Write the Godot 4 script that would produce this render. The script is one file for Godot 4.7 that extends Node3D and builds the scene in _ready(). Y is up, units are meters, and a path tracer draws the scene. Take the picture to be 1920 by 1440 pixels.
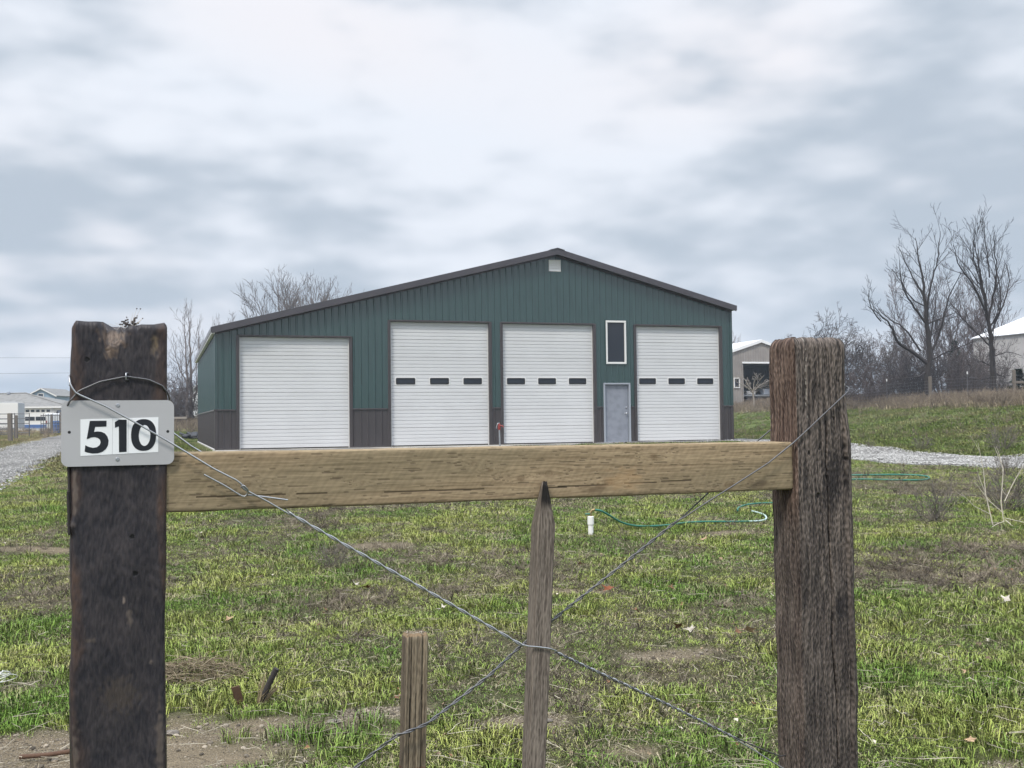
extends Node3D
# A green steel workshop seen over a wooden fence brace. Metres, y up, camera eye at (0, 1.55, 0) looking down -z.

const TH := 0.318130            # turn of the workshop, the driveway and the sheds
const FENCE := 0.35866          # turn of the fence line
const SLAB := 0.705

var M := {}
var names := {}
var fn := FastNoiseLite.new()
var fb := FastNoiseLite.new()
var rng := RandomNumberGenerator.new()

# ---------------------------------------------------------------- mesh building
class Shape:
	var v := PackedVector3Array()
	var n := PackedVector3Array()
	var t := PackedVector2Array()
	var c := PackedColorArray()
	var ix := PackedInt32Array()
	var col := Color(1, 1, 1)

	func quad(a: Vector3, b: Vector3, d: Vector3, e: Vector3) -> void:   # counter-clockwise seen from outside
		var nn := (b - a).cross(e - a)
		if nn.length_squared() < 1e-14:
			nn = (d - b).cross(e - b)
		nn = nn.normalized()
		var k := v.size()
		var w := a.distance_to(b)
		var h := a.distance_to(e)
		v.append(a); v.append(b); v.append(d); v.append(e)
		t.append(Vector2(0, h)); t.append(Vector2(w, h)); t.append(Vector2(w, 0)); t.append(Vector2(0, 0))
		for i in 4:
			n.append(nn); c.append(col)
		ix.append(k); ix.append(k + 2); ix.append(k + 1); ix.append(k); ix.append(k + 3); ix.append(k + 2)

	func tri(a: Vector3, b: Vector3, d: Vector3) -> void:
		var nn := (b - a).cross(d - a).normalized()
		var k := v.size()
		v.append(a); v.append(b); v.append(d)
		for i in 3:
			n.append(nn); c.append(col); t.append(Vector2.ZERO)
		ix.append(k); ix.append(k + 2); ix.append(k + 1)

	func box(o: Vector3, s: Vector3, r := 0.0, bs := Basis()) -> void:   # centre, size, chamfer
		var h := s * 0.5
		r = minf(r, minf(h.x, minf(h.y, h.z)) * 0.9)
		for ax in 3:
			var bx := (ax + 1) % 3
			var cx := (ax + 2) % 3
			for sg in [-1.0, 1.0]:
				var p := []
				for q in [[-1, -1], [1, -1], [1, 1], [-1, 1]]:
					var w := Vector3.ZERO
					w[ax] = sg * h[ax]
					w[bx] = q[0] * (h[bx] - r) * sg
					w[cx] = q[1] * (h[cx] - r)
					p.append(o + bs * w)
				quad(p[0], p[1], p[2], p[3])
		if r <= 0.0:
			return
		for ax in 3:
			var bx := (ax + 1) % 3
			var cx := (ax + 2) % 3
			for sb in [-1.0, 1.0]:
				for sc in [-1.0, 1.0]:
					var p := []
					for q in [[-1, 0], [1, 0], [1, 1], [-1, 1]]:
						var w := Vector3.ZERO
						w[ax] = q[0] * (h[ax] - r)
						w[bx] = sb * (h[bx] - (r if q[1] == 1 else 0.0))
						w[cx] = sc * (h[cx] - (0.0 if q[1] == 1 else r))
						p.append(o + bs * w)
					if sb * sc > 0:
						quad(p[0], p[1], p[2], p[3])
					else:
						quad(p[3], p[2], p[1], p[0])
		for sx in [-1.0, 1.0]:
			for sy in [-1.0, 1.0]:
				for sz in [-1.0, 1.0]:
					var g := Vector3(sx, sy, sz)
					var a := o + bs * (g * Vector3(h.x, h.y - r, h.z - r))
					var b := o + bs * (g * Vector3(h.x - r, h.y, h.z - r))
					var d := o + bs * (g * Vector3(h.x - r, h.y - r, h.z))
					if sx * sy * sz > 0:
						tri(a, b, d)
					else:
						tri(a, d, b)

	func tube(p: PackedVector3Array, r: PackedFloat32Array, sides := 6, cap := false) -> void:
		var m := p.size()
		if m < 2:
			return
		var k := v.size()
		var u := Vector3.ZERO
		var len_ := 0.0
		for i in m:
			var d := (p[mini(i + 1, m - 1)] - p[maxi(i - 1, 0)]).normalized()
			if i == 0:
				u = d.cross(Vector3.UP if absf(d.y) < 0.9 else Vector3.RIGHT).normalized()
			else:
				u = (u - d * u.dot(d)).normalized()
				len_ += p[i].distance_to(p[i - 1])
			var w := d.cross(u)
			for j in sides:
				var a := TAU * j / sides
				var q := u * cos(a) + w * sin(a)
				v.append(p[i] + q * r[i]); n.append(q); c.append(col); t.append(Vector2(float(j) / sides * 0.5, len_))
		for i in m - 1:
			for j in sides:
				var a := k + i * sides + j
				var b := k + i * sides + (j + 1) % sides
				ix.append(a); ix.append(a + sides); ix.append(b)
				ix.append(b); ix.append(a + sides); ix.append(b + sides)
		if cap:
			for e in [0, m - 1]:
				var ce := v.size()
				var dd: Vector3 = (p[0] - p[1]).normalized() if e == 0 else (p[m - 1] - p[m - 2]).normalized()
				v.append(p[e]); n.append(dd); c.append(col); t.append(Vector2.ZERO)
				for j in sides:
					v.append(v[k + e * sides + j]); n.append(dd); c.append(col); t.append(Vector2.ZERO)
				for j in sides:
					var a := ce + 1 + j
					var b := ce + 1 + (j + 1) % sides
					if e == 0:
						ix.append(ce); ix.append(a); ix.append(b)
					else:
						ix.append(ce); ix.append(b); ix.append(a)

	func lathe(prof: Array, sides := 16, o := Vector3.ZERO, bs := Basis()) -> void:   # [radius, height] upwards
		for i in prof.size() - 1:
			for j in sides:
				var a := TAU * j / sides
				var b := TAU * (j + 1) / sides
				var q := [Vector3(cos(a) * prof[i][0], prof[i][1], sin(a) * prof[i][0]), Vector3(cos(b) * prof[i][0], prof[i][1], sin(b) * prof[i][0]),
					Vector3(cos(b) * prof[i + 1][0], prof[i + 1][1], sin(b) * prof[i + 1][0]), Vector3(cos(a) * prof[i + 1][0], prof[i + 1][1], sin(a) * prof[i + 1][0])]
				quad(o + bs * q[1], o + bs * q[0], o + bs * q[3], o + bs * q[2])

	func prism(poly: PackedVector2Array, z0: float, z1: float) -> void:
		if Geometry2D.is_polygon_clockwise(poly):
			poly.reverse()
		var tr := Geometry2D.triangulate_polygon(poly)
		for i in range(0, tr.size(), 3):
			var a := poly[tr[i]]
			var b := poly[tr[i + 1]]
			var d := poly[tr[i + 2]]
			if (b - a).cross(d - a) < 0:
				var s := b
				b = d
				d = s
			tri(Vector3(a.x, a.y, z1), Vector3(b.x, b.y, z1), Vector3(d.x, d.y, z1))
			tri(Vector3(a.x, a.y, z0), Vector3(d.x, d.y, z0), Vector3(b.x, b.y, z0))
		for i in poly.size():
			var a := poly[i]
			var b := poly[(i + 1) % poly.size()]
			quad(Vector3(a.x, a.y, z0), Vector3(b.x, b.y, z0), Vector3(b.x, b.y, z1), Vector3(a.x, a.y, z1))

	func mesh() -> ArrayMesh:
		var a := []
		a.resize(Mesh.ARRAY_MAX)
		a[Mesh.ARRAY_VERTEX] = v
		a[Mesh.ARRAY_NORMAL] = n
		a[Mesh.ARRAY_TEX_UV] = t
		a[Mesh.ARRAY_COLOR] = c
		a[Mesh.ARRAY_INDEX] = ix
		var m := ArrayMesh.new()
		m.add_surface_from_arrays(Mesh.PRIMITIVE_TRIANGLES, a)
		return m

func numbered(called: String) -> String:
	var k: int = names.get(called, 0)
	names[called] = k + 1
	return called if k == 0 else "%s_%03d" % [called, k]

func tag(o: Node3D, label := "", category := "", group := "", kind := "") -> Node3D:
	if label: o.set_meta("label", label)
	if category: o.set_meta("category", category)
	if group: o.set_meta("group", group)
	if kind: o.set_meta("kind", kind)
	return o

func thing(called: String, label: String, category: String, at := Vector3.ZERO, turn := 0.0, group := "") -> Node3D:
	var o := Node3D.new()
	o.name = numbered(called)
	add_child(o, true)
	o.position = at
	o.rotation.y = turn
	return tag(o, label, category, group)

func part(called: String, what, mat: Material, parent: Node) -> MeshInstance3D:
	var o := MeshInstance3D.new()
	o.name = called if parent != self else numbered(called)
	o.mesh = what.mesh() if what is Shape else what
	o.material_override = mat
	parent.add_child(o, true)
	return o

func copy(o: Node3D, at: Vector3, turn: float, label := "", size := 1.0) -> Node3D:
	var c: Node3D = o.duplicate()
	c.name = numbered(String(o.name))
	add_child(c, true)
	c.position = at
	c.rotation.y = turn
	c.scale = Vector3.ONE * size
	if label: c.set_meta("label", label)
	return c

func boxed(o: Vector3, s: Vector3, r := 0.0, bs := Basis()) -> Shape:
	var sh := Shape.new()
	sh.box(o, s, r, bs)
	return sh

func piped(p: Array, r: float, sides := 7, cap := true) -> Shape:
	var sh := Shape.new()
	var pp := PackedVector3Array(p)
	var rr := PackedFloat32Array()
	rr.resize(pp.size())
	rr.fill(r)
	sh.tube(pp, rr, sides, cap)
	return sh

func curve(p: Array, step := 0.03) -> Array:            # smooth line through points
	var cv := Curve3D.new()
	for i in p.size():
		var a: Vector3 = p[maxi(i - 1, 0)]
		var b: Vector3 = p[mini(i + 1, p.size() - 1)]
		var here: Vector3 = p[i]
		var d: Vector3 = (b - a).normalized()
		var l0 := here.distance_to(a) * 0.33
		var l1 := here.distance_to(b) * 0.33
		cv.add_point(here, -d * l0, d * l1)
	var out := []
	var l := cv.get_baked_length()
	var k := maxi(2, int(l / step))
	for i in k + 1:
		out.append(cv.sample_baked(l * i / k))
	return out

# ---------------------------------------------------------------- materials
func srgb(c: Color) -> Color:
	return c.linear_to_srgb()

func plain(c: Color, rough := 0.7, metal := 0.0, spec := 0.5) -> StandardMaterial3D:      # c linear
	var m := StandardMaterial3D.new()
	m.albedo_color = srgb(c)
	m.roughness = rough
	m.metallic = metal
	m.metallic_specular = spec
	return m

func picture(w: int, h: int, f: Callable) -> ImageTexture:
	var im := Image.create(w, h, false, Image.FORMAT_RGB8)
	for y in h:
		for x in w:
			im.set_pixel(x, y, f.call(float(x), float(y)))
	return ImageTexture.create_from_image(im)

func speckle(freq: float, lo: float, hi: float, size := 512, oct := 4, sd := 1) -> NoiseTexture2D:
	var nz := FastNoiseLite.new()
	nz.noise_type = FastNoiseLite.TYPE_SIMPLEX_SMOOTH
	nz.frequency = freq
	nz.fractal_octaves = oct
	nz.seed = sd
	var g := Gradient.new()
	g.set_color(0, srgb(Color(lo, lo, lo)))
	g.set_color(1, srgb(Color(hi, hi, hi)))
	var tx := NoiseTexture2D.new()
	tx.width = size
	tx.height = size
	tx.seamless = true
	tx.noise = nz
	tx.color_ramp = g
	return tx

func worn(m: StandardMaterial3D, tx: Texture2D, scale := 1.0) -> StandardMaterial3D:
	m.albedo_texture = tx
	m.uv1_triplanar = true
	m.uv1_world_triplanar = true
	m.uv1_scale = Vector3.ONE * scale
	return m

func vcol(rough := 0.9, back := Color(0, 0, 0)) -> StandardMaterial3D:
	var m := StandardMaterial3D.new()
	m.vertex_color_use_as_albedo = true
	m.roughness = rough
	m.metallic_specular = 0.25
	if back.r + back.g > 0:
		m.backlight_enabled = true
		m.backlight = back
	return m

func make_materials() -> void:
	var dust := speckle(0.012, 0.72, 1.18, 512, 5, 3)
	var fine := speckle(0.03, 0.6, 1.3, 512, 5, 5)
	M.green = worn(plain(Color(0.020, 0.053, 0.051), 0.24, 0.0, 0.75), dust, 0.13)
	var streak := speckle(0.02, 0.78, 1.2, 512, 4, 61)
	M.green.albedo_texture = streak
	M.green.uv1_scale = Vector3(0.7, 0.06, 0.7)
	M.greentrim = worn(plain(Color(0.020, 0.051, 0.050), 0.26, 0.0, 0.75), dust, 0.2)
	M.brown = worn(plain(Color(0.044, 0.037, 0.039), 0.34, 0.0, 0.6), dust, 0.13)
	M.brown.albedo_texture = streak
	M.brown.uv1_scale = Vector3(0.7, 0.10, 0.7)
	M.browntrim = worn(plain(Color(0.048, 0.040, 0.042), 0.34, 0.0, 0.6), dust, 0.2)
	M.roof = worn(plain(Color(0.056, 0.050, 0.058), 0.3, 0.0, 0.6), dust, 0.2)
	M.white = worn(plain(Color(0.61, 0.62, 0.64), 0.4), speckle(0.008, 0.9, 1.04, 256, 4, 9), 0.2)
	M.trimwhite = plain(Color(0.70, 0.70, 0.70), 0.45)
	M.steel = worn(plain(Color(0.24, 0.26, 0.31), 0.45), dust, 0.5)
	M.steelframe = plain(Color(0.30, 0.33, 0.38), 0.4)
	M.glass = plain(Color(0.02, 0.024, 0.032), 0.06)
	M.black = plain(Color(0.012, 0.012, 0.014), 0.5)
	M.rubber = plain(Color(0.02, 0.02, 0.022), 0.7)
	M.chrome = plain(Color(0.75, 0.75, 0.76), 0.25, 1.0)
	M.concrete = worn(plain(Color(0.40, 0.38, 0.34), 0.9), fine, 0.6)
	M.galv = worn(plain(Color(0.55, 0.57, 0.60), 0.42, 0.85), fine, 6.0)
	M.wire = plain(Color(0.42, 0.43, 0.45), 0.38, 0.8)
	M.oldwire = worn(plain(Color(0.16, 0.16, 0.17), 0.5, 0.6), fine, 9.0)
	M.rust = worn(plain(Color(0.105, 0.058, 0.036), 0.9), fine, 5.0)
	M.alu = worn(plain(Color(0.45, 0.452, 0.465), 0.45, 0.15), speckle(0.004, 0.9, 1.06, 512, 5, 21), 2.2)
	M.sticker = plain(Color(0.80, 0.82, 0.84), 0.4)
	M.ink = plain(Color(0.011, 0.013, 0.019), 0.35)
	M.pvc = plain(Color(0.78, 0.78, 0.76), 0.4)
	M.hose = worn(plain(Color(0.022, 0.17, 0.12), 0.4), fine, 3.0)
	M.hosepale = plain(Color(0.45, 0.58, 0.56), 0.5)
	M.red = worn(plain(Color(0.26, 0.035, 0.03), 0.5), fine, 4.0)
	M.brass = plain(Color(0.35, 0.27, 0.14), 0.45, 0.7)
	M.bark = worn(plain(Color(0.036, 0.031, 0.030), 0.95), fine, 2.0)
	M.twig = plain(Color(0.034, 0.029, 0.030), 0.9)
	M.greytwig = plain(Color(0.08, 0.068, 0.066), 0.9)
	M.purpletwig = plain(Color(0.095, 0.073, 0.071), 0.9)
	M.paletwig = plain(Color(0.26, 0.23, 0.20), 0.9)
	M.fartwig = plain(Color(0.15, 0.13, 0.125), 0.9)
	M.bone = plain(Color(0.55, 0.50, 0.42), 0.85)
	M.weed = vcol(0.95)
	M.blade = vcol(0.7, Color(0.09, 0.14, 0.03))
	M.ever = vcol(0.8)
	M.tan = worn(plain(Color(0.30, 0.275, 0.26), 0.55), dust, 0.1)
	M.shedwhite = worn(plain(Color(0.46, 0.45, 0.45), 0.55), dust, 0.1)
	M.whiteroof = plain(Color(0.82, 0.83, 0.85), 0.35)
	M.siding = plain(Color(0.62, 0.61, 0.60), 0.6)
	M.bluesiding = plain(Color(0.22, 0.31, 0.42), 0.7)
	M.shingle = worn(plain(Color(0.21, 0.205, 0.195), 0.95), speckle(0.05, 0.6, 1.4, 256, 3, 8), 0.12)
	M.blueplastic = plain(Color(0.06, 0.13, 0.32), 0.4)
	M.silver = plain(Color(0.45, 0.46, 0.48), 0.3, 0.5)
	M.taillamp = plain(Color(0.22, 0.01, 0.01), 0.2)
	M.greywood = worn(plain(Color(0.16, 0.14, 0.12), 0.9), fine, 2.5)
	M.leafbrown = vcol(0.8, Color(0.05, 0.025, 0.01))

# ---------------------------------------------------------------- the lie of the land
func step(a: float, b: float, x: float) -> float:
	return smoothstep(a, b, x)

func ab(x: float, d: float) -> Vector2:                # along and behind the workshop's front wall
	var dx := x + 9.294
	var dd := d - 33.409
	return Vector2(dx * cos(TH) + dd * sin(TH), dd * cos(TH) - dx * sin(TH))

func land(x: float, z: float) -> float:
	var d := -z
	var q := ab(x, d)
	var near := clampf(0.0249 * (d - 4.8), 0.0, 0.68)
	var left := clampf(0.0155 * (d - 4.8), 0.0, 0.86) + 0.002 * maxf(0.0, minf(d, 140.0) - 60.0)
	var wl := 1.0 - step(-6.0, -2.0, q.x)
	var y := lerpf(near, left, wl)
	y += 0.85 * step(20.0, 44.0, q.y) * step(-6.0, -1.0, q.x) * (1.0 - step(16.0, 24.0, q.x))
	var s := 0.952 * q.x - 0.306 * q.y
	y += (1.5 * step(18.4, 33.0, s) + 0.016 * maxf(0.0, minf(d, 130.0) - 55.0)) * step(18.0, 28.0, d) * step(17.0, 20.0, q.x)
	return y

func rough(x: float, z: float) -> float:               # the ground as built
	var d := -z
	var q := ab(x, d)
	var k := 1.0
	if q.x > -1.5 and q.x < 20.0 and q.y > -1.5 and q.y < 18.5:
		k = 0.0
	var drive := step(2.6, 1.6, absf(q.x + 6.2))
	k *= 1.0 - 0.8 * drive
	return land(x, z) + k * (0.030 * fn.get_noise_2d(x * 55.0, z * 55.0) + 0.07 * fn.get_noise_2d(x * 9.0 + 77.0, z * 9.0) * step(3.0, 12.0, d))

const BARE := [[-1.85, -5.05, 0.85, 0.34], [-1.15, -5.45, 0.62, 0.25], [-0.75, -5.72, 0.26, 0.09], [-0.05, -5.48, 0.26, 0.10], [-2.6, -5.1, 0.42, 0.24],
	[-1.5, -11.6, 0.34, 0.24], [2.6, -12.6, 0.34, 0.16], [4.3, -12.7, 0.4, 0.10], [1.0, -6.86, 0.34, 0.09], [0.55, -4.95, 0.2, 0.08], [2.3, -4.75, 0.3, 0.10], [-5.1, -11.8, 0.6, 0.16], [-3.4, -9.1, 0.34, 0.14], [0.55, -8.85, 0.25, 0.09]]


func bare(x: float, z: float) -> float:                # 1 where the soil shows
	var b := 0.0
	var j := 0.42 * fb.get_noise_2d(x * 190.0, z * 190.0) + 0.34 * fb.get_noise_2d(x * 60.0, z * 60.0)
	for e in BARE:
		var dx: float = (x - e[0]) / e[2]
		var dz: float = (z - e[1]) / e[3]
		b = maxf(b, 1.35 - sqrt(dx * dx + dz * dz) + j * 1.6)
	return clampf(b * 1.6, 0.0, 1.0)

func lush(x: float, z: float) -> float:                # -1 dead and dark .. 1 green
	var d := -z
	var l := 0.16 + 0.9 * fb.get_noise_2d(x * 38.0, z * 38.0) + 0.55 * fb.get_noise_2d(x * 13.0 + 40.0, z * 13.0) + 0.3 * fn.get_noise_2d(x * 150.0, z * 150.0)
	l += 0.30 * step(12.0, 6.0, d) - 0.10 * step(12.0, 19.0, d)
	var e := Vector2((x - 4.2) / 2.0, (z + 9.9) / 1.6)
	l -= 0.42 * clampf(1.3 - e.length(), 0.0, 1.0)
	e = Vector2((x - 6.5) / 3.0, (z + 18.5) / 2.2)
	l -= 0.6 * clampf(1.3 - e.length(), 0.0, 1.0)
	return clampf(l, -1.0, 1.0)

func gravelled(x: float, z: float) -> bool:
	var q := ab(x, -z)
	if absf(q.x + 6.25) < 1.55 + 0.25 * fn.get_noise_2d(x * 30.0, z * 30.0):
		return true
	if q.x > -0.3 and q.x < 18.8 and q.y > -3.4 + 0.7 * fn.get_noise_2d(x * 40.0, z * 40.0) and q.y < 16.9:
		return true
	return strip_side(x, z) < 1.0

const STRIP := [[8.6, -42.0, 1.3], [8.7, -36.0, 2.0], [8.6, -31.0, 1.3], [8.9, -27.9, 1.5], [9.65, -25.85, 1.7], [10.4, -24.6, 1.8], [11.6, -23.7, 2.1], [15.5, -22.0, 2.2], [21.0, -19.6, 2.2], [34.0, -14.0, 2.2]]

func strip_side(x: float, z: float) -> float:          # below 1 on the gravel strip
	var best := 9.0
	var p := Vector2(x, z)
	for i in STRIP.size() - 1:
		var a := Vector2(STRIP[i][0], STRIP[i][1])
		var b := Vector2(STRIP[i + 1][0], STRIP[i + 1][1])
		var k := clampf((p - a).dot(b - a) / (b - a).length_squared(), 0.0, 1.0)
		var w: float = lerpf(STRIP[i][2], STRIP[i + 1][2], k)
		best = minf(best, p.distance_to(a.lerp(b, k)) / w)
	return best + 0.12 * fn.get_noise_2d(x * 25.0, z * 25.0)

func spaced(fine: float, near0: float, near1: float, low: float, high: float, grow: float) -> Array:
	var out := []
	var p := near0
	while p < near1:
		out.append(p)
		p += fine
	var s := fine
	while p < high:
		out.append(p)
		s *= grow
		p += s
	out.append(high)
	p = near0
	s = fine
	while p > low:
		s *= grow
		p -= s
		out.push_front(maxf(p, low))
	return out

func make_ground() -> void:
	var xs := spaced(0.14, -6.0, 6.5, -420.0, 420.0, 1.06)
	var zs := spaced(0.13, -15.0, -3.6, -460.0, 40.0, 1.055)
	var sh := Shape.new()
	var w := xs.size()
	for z in zs:
		for x in xs:
			var y := rough(x, z)
			sh.v.append(Vector3(x, y, z))
			var e := 0.12 if absf(x) < 9 and z > -20 else 0.6
			sh.n.append(Vector3(y - rough(x + e, z), e, y - rough(x, z + e)).normalized())
			sh.t.append(Vector2(x, z))
			var b := bare(x, z) if z > -16.0 and absf(x) < 9.0 else 0.0
			var l := lush(x, z)
			var soil := Color(0.135, 0.112, 0.080).lerp(Color(0.075, 0.092, 0.032), clampf(0.62 + 0.8 * l, 0.0, 1.0)).lerp(Color(0.15, 0.17, 0.065), step(14.0, 26.0, -z))
			var q := ab(x, -z)
			var dead := step(1.75, 2.1, y) * step(19.0, 22.0, q.x)
			if q.x > 17.0 and -z > 24.0:
				soil = soil.lerp(Color(0.15, 0.19, 0.065), 0.6)
			soil = soil.lerp(Color(0.27, 0.22, 0.145), 0.8 * dead)
			var verge := step(4.2, 2.0, absf(q.x + 6.25)) * step(15.0, 26.0, -z)
			soil = soil.lerp(Color(0.30, 0.25, 0.15), 0.75 * verge)
			if q.x < -7.5 and -z > 30.0:
				soil = soil.lerp(Color(0.30, 0.25, 0.14), 0.7)
			sh.c.append(soil.lerp(Color(0.255, 0.205, 0.145), 0.88 * b))
	for i in zs.size() - 1:
		for j in w - 1:
			var a := i * w + j
			sh.ix.append(a); sh.ix.append(a + 1); sh.ix.append(a + w)
			sh.ix.append(a + 1); sh.ix.append(a + w + 1); sh.ix.append(a + w)
	var m := worn(vcol(1.0), speckle(0.06, 0.45, 1.5, 1024, 5, 31), 1.3)
	m.heightmap_enabled = true
	m.heightmap_scale = 2.0
	m.heightmap_texture = speckle(0.09, 0.0, 1.0, 512, 5, 37)
	tag(part("ground", sh, m, self), "", "", "", "structure")

func gravel_sheet(called: String, line: Array, sub: float) -> void:     # [x, z, half width]
	var sh := Shape.new()
	var rows := []
	for i in line.size() - 1:
		var a := Vector2(line[i][0], line[i][1])
		var b := Vector2(line[i + 1][0], line[i + 1][1])
		var k := maxi(1, int(a.distance_to(b) / sub))
		for j in k:
			var f := float(j) / k
			rows.append([a.lerp(b, f), lerpf(line[i][2], line[i + 1][2], f)])
	var last: Array = line[-1]
	rows.append([Vector2(last[0], last[1]), last[2]])
	var across := 14
	for i in rows.size():
		var d: Vector2 = (rows[mini(i + 1, rows.size() - 1)][0] - rows[maxi(i - 1, 0)][0]).normalized()
		var side := Vector2(-d.y, d.x)
		for j in across + 1:
			var f := 2.0 * j / across - 1.0
			var c0: Vector2 = rows[i][0]
			var edge := 1.0 + 0.14 * fn.get_noise_2d(c0.x * 30.0 + signf(f) * 300.0, c0.y * 30.0) + 0.09 * fn.get_noise_2d(c0.x * 110.0 + signf(f) * 300.0, c0.y * 110.0)
			var p: Vector2 = c0 + side * f * rows[i][1] * edge
			var lift := 0.035 * (1.0 - pow(absf(f), 6.0)) - 0.012 + 0.012 * fn.get_noise_2d(p.x * 120.0, p.y * 120.0)
			sh.v.append(Vector3(p.x, rough(p.x, p.y) + lift, p.y))
			sh.n.append(Vector3.UP)
			sh.t.append(p)
			var rut := 0.10 * cos(f * 5.2)
			var g := 1.0 + rut + 0.25 * fn.get_noise_2d(p.x * 20.0, p.y * 20.0)
			sh.c.append(Color(0.30 * g, 0.29 * g, 0.275 * g))
	for i in rows.size() - 1:
		for j in across:
			var a := i * (across + 1) + j
			var b := a + across + 1
			sh.ix.append(a); sh.ix.append(b); sh.ix.append(a + 1)
			sh.ix.append(a + 1); sh.ix.append(b); sh.ix.append(b + 1)
	var m := worn(vcol(0.95), speckle(0.16, 0.35, 1.6, 512, 3, 41), 1.2)
	m.heightmap_enabled = true
	m.heightmap_scale = 2.5
	m.heightmap_texture = speckle(0.12, 0.0, 1.0, 512, 3, 43)
	tag(part(called, sh, m, self), "", "", "", "structure")

func along(a: float, b: float) -> Vector2:              # (x, z) of a point along and behind the workshop's front
	return Vector2(-9.294 + a * cos(TH) - b * sin(TH), -33.409 - a * sin(TH) - b * cos(TH))

func scatter(called: String, label: String, mesh: Mesh, mat: Material, where: Array, cols: Array) -> void:
	var mm := MultiMesh.new()
	mm.transform_format = MultiMesh.TRANSFORM_3D
	mm.use_colors = true
	mm.mesh = mesh
	mm.instance_count = where.size()
	for i in where.size():
		mm.set_instance_transform(i, where[i])
		mm.set_instance_color(i, cols[i])
	var o := MultiMeshInstance3D.new()
	o.name = numbered(called)
	o.multimesh = mm
	o.material_override = mat
	add_child(o, true)
	tag(o, label, "", "", "stuff")

func tuft(blades: int, spread: float, h: float, wide: float, bend: float, sd: int, tone := 0.25) -> ArrayMesh:
	var r := RandomNumberGenerator.new()
	r.seed = sd
	var sh := Shape.new()
	for i in blades:
		var a := r.randf() * TAU
		var rad := spread * sqrt(r.randf())
		var o := Vector3(cos(a) * rad, -0.012, sin(a) * rad)
		var ln := a + r.randf_range(-1.4, 1.4)
		var lean := Vector3(cos(ln), 0, sin(ln)) * bend * r.randf_range(0.2, 1.0)
		var hh := h * r.randf_range(0.45, 1.0)
		var sa := r.randf() * TAU
		var s := Vector3(cos(sa), 0, sin(sa)) * wide * r.randf_range(0.6, 1.0) * 0.5
		var mid := o + Vector3(0, hh * 0.6, 0) + lean * hh * 0.35
		var tip := o + Vector3(0, hh * (1.0 - 0.3 * bend), 0) + lean * hh
		var g := 1.0 + r.randf_range(-tone, tone)
		var yy := r.randf_range(0.9, 1.15)
		sh.col = Color(g * yy, g, g)
		sh.quad(o - s, o + s, mid + s * 0.8, mid - s * 0.8)
		sh.tri(mid - s * 0.8, mid + s * 0.8, tip)
	for i in sh.n.size():
		sh.n[i] = (sh.n[i] * (1.0 if sh.n[i].y >= 0.0 else -1.0)).lerp(Vector3.UP, 0.45).normalized()
	return sh.mesh()


func sprig(stems: int, h: float, r0: float, spread: float, sd: int, forks := 3) -> ArrayMesh:   # dead woody weed
	var r := RandomNumberGenerator.new()
	r.seed = sd
	var sh := Shape.new()
	for i in stems:
		var a := r.randf() * TAU
		var d := Vector3(cos(a) * spread * r.randf(), 1, sin(a) * spread * r.randf()).normalized()
		var l := h * r.randf_range(0.5, 1.0)
		var o := Vector3(cos(a), 0, sin(a)) * h * 0.12 * r.randf()
		var g := r.randf_range(0.7, 1.25)
		sh.col = Color(g, g, g)
		var bendv := Vector3(r.randf_range(-1, 1), 0, r.randf_range(-1, 1)) * 0.25 * l
		sh.tube(PackedVector3Array([o - d * 0.02, o + d * l * 0.5 + bendv * 0.25, o + d * l + bendv]), PackedFloat32Array([r0, r0 * 0.8, r0 * 0.3]), 3)
		for k in forks:
			var f := r.randf_range(0.3, 0.95)
			var s := o + d * l * f + bendv * f * f
			var e := s + (d + Vector3(r.randf_range(-1, 1), r.randf_range(-0.2, 0.6), r.randf_range(-1, 1))).normalized() * l * r.randf_range(0.15, 0.4)
			sh.tube(PackedVector3Array([s, e]), PackedFloat32Array([r0 * 0.55, r0 * 0.25]), 3)
	return sh.mesh()

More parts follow.
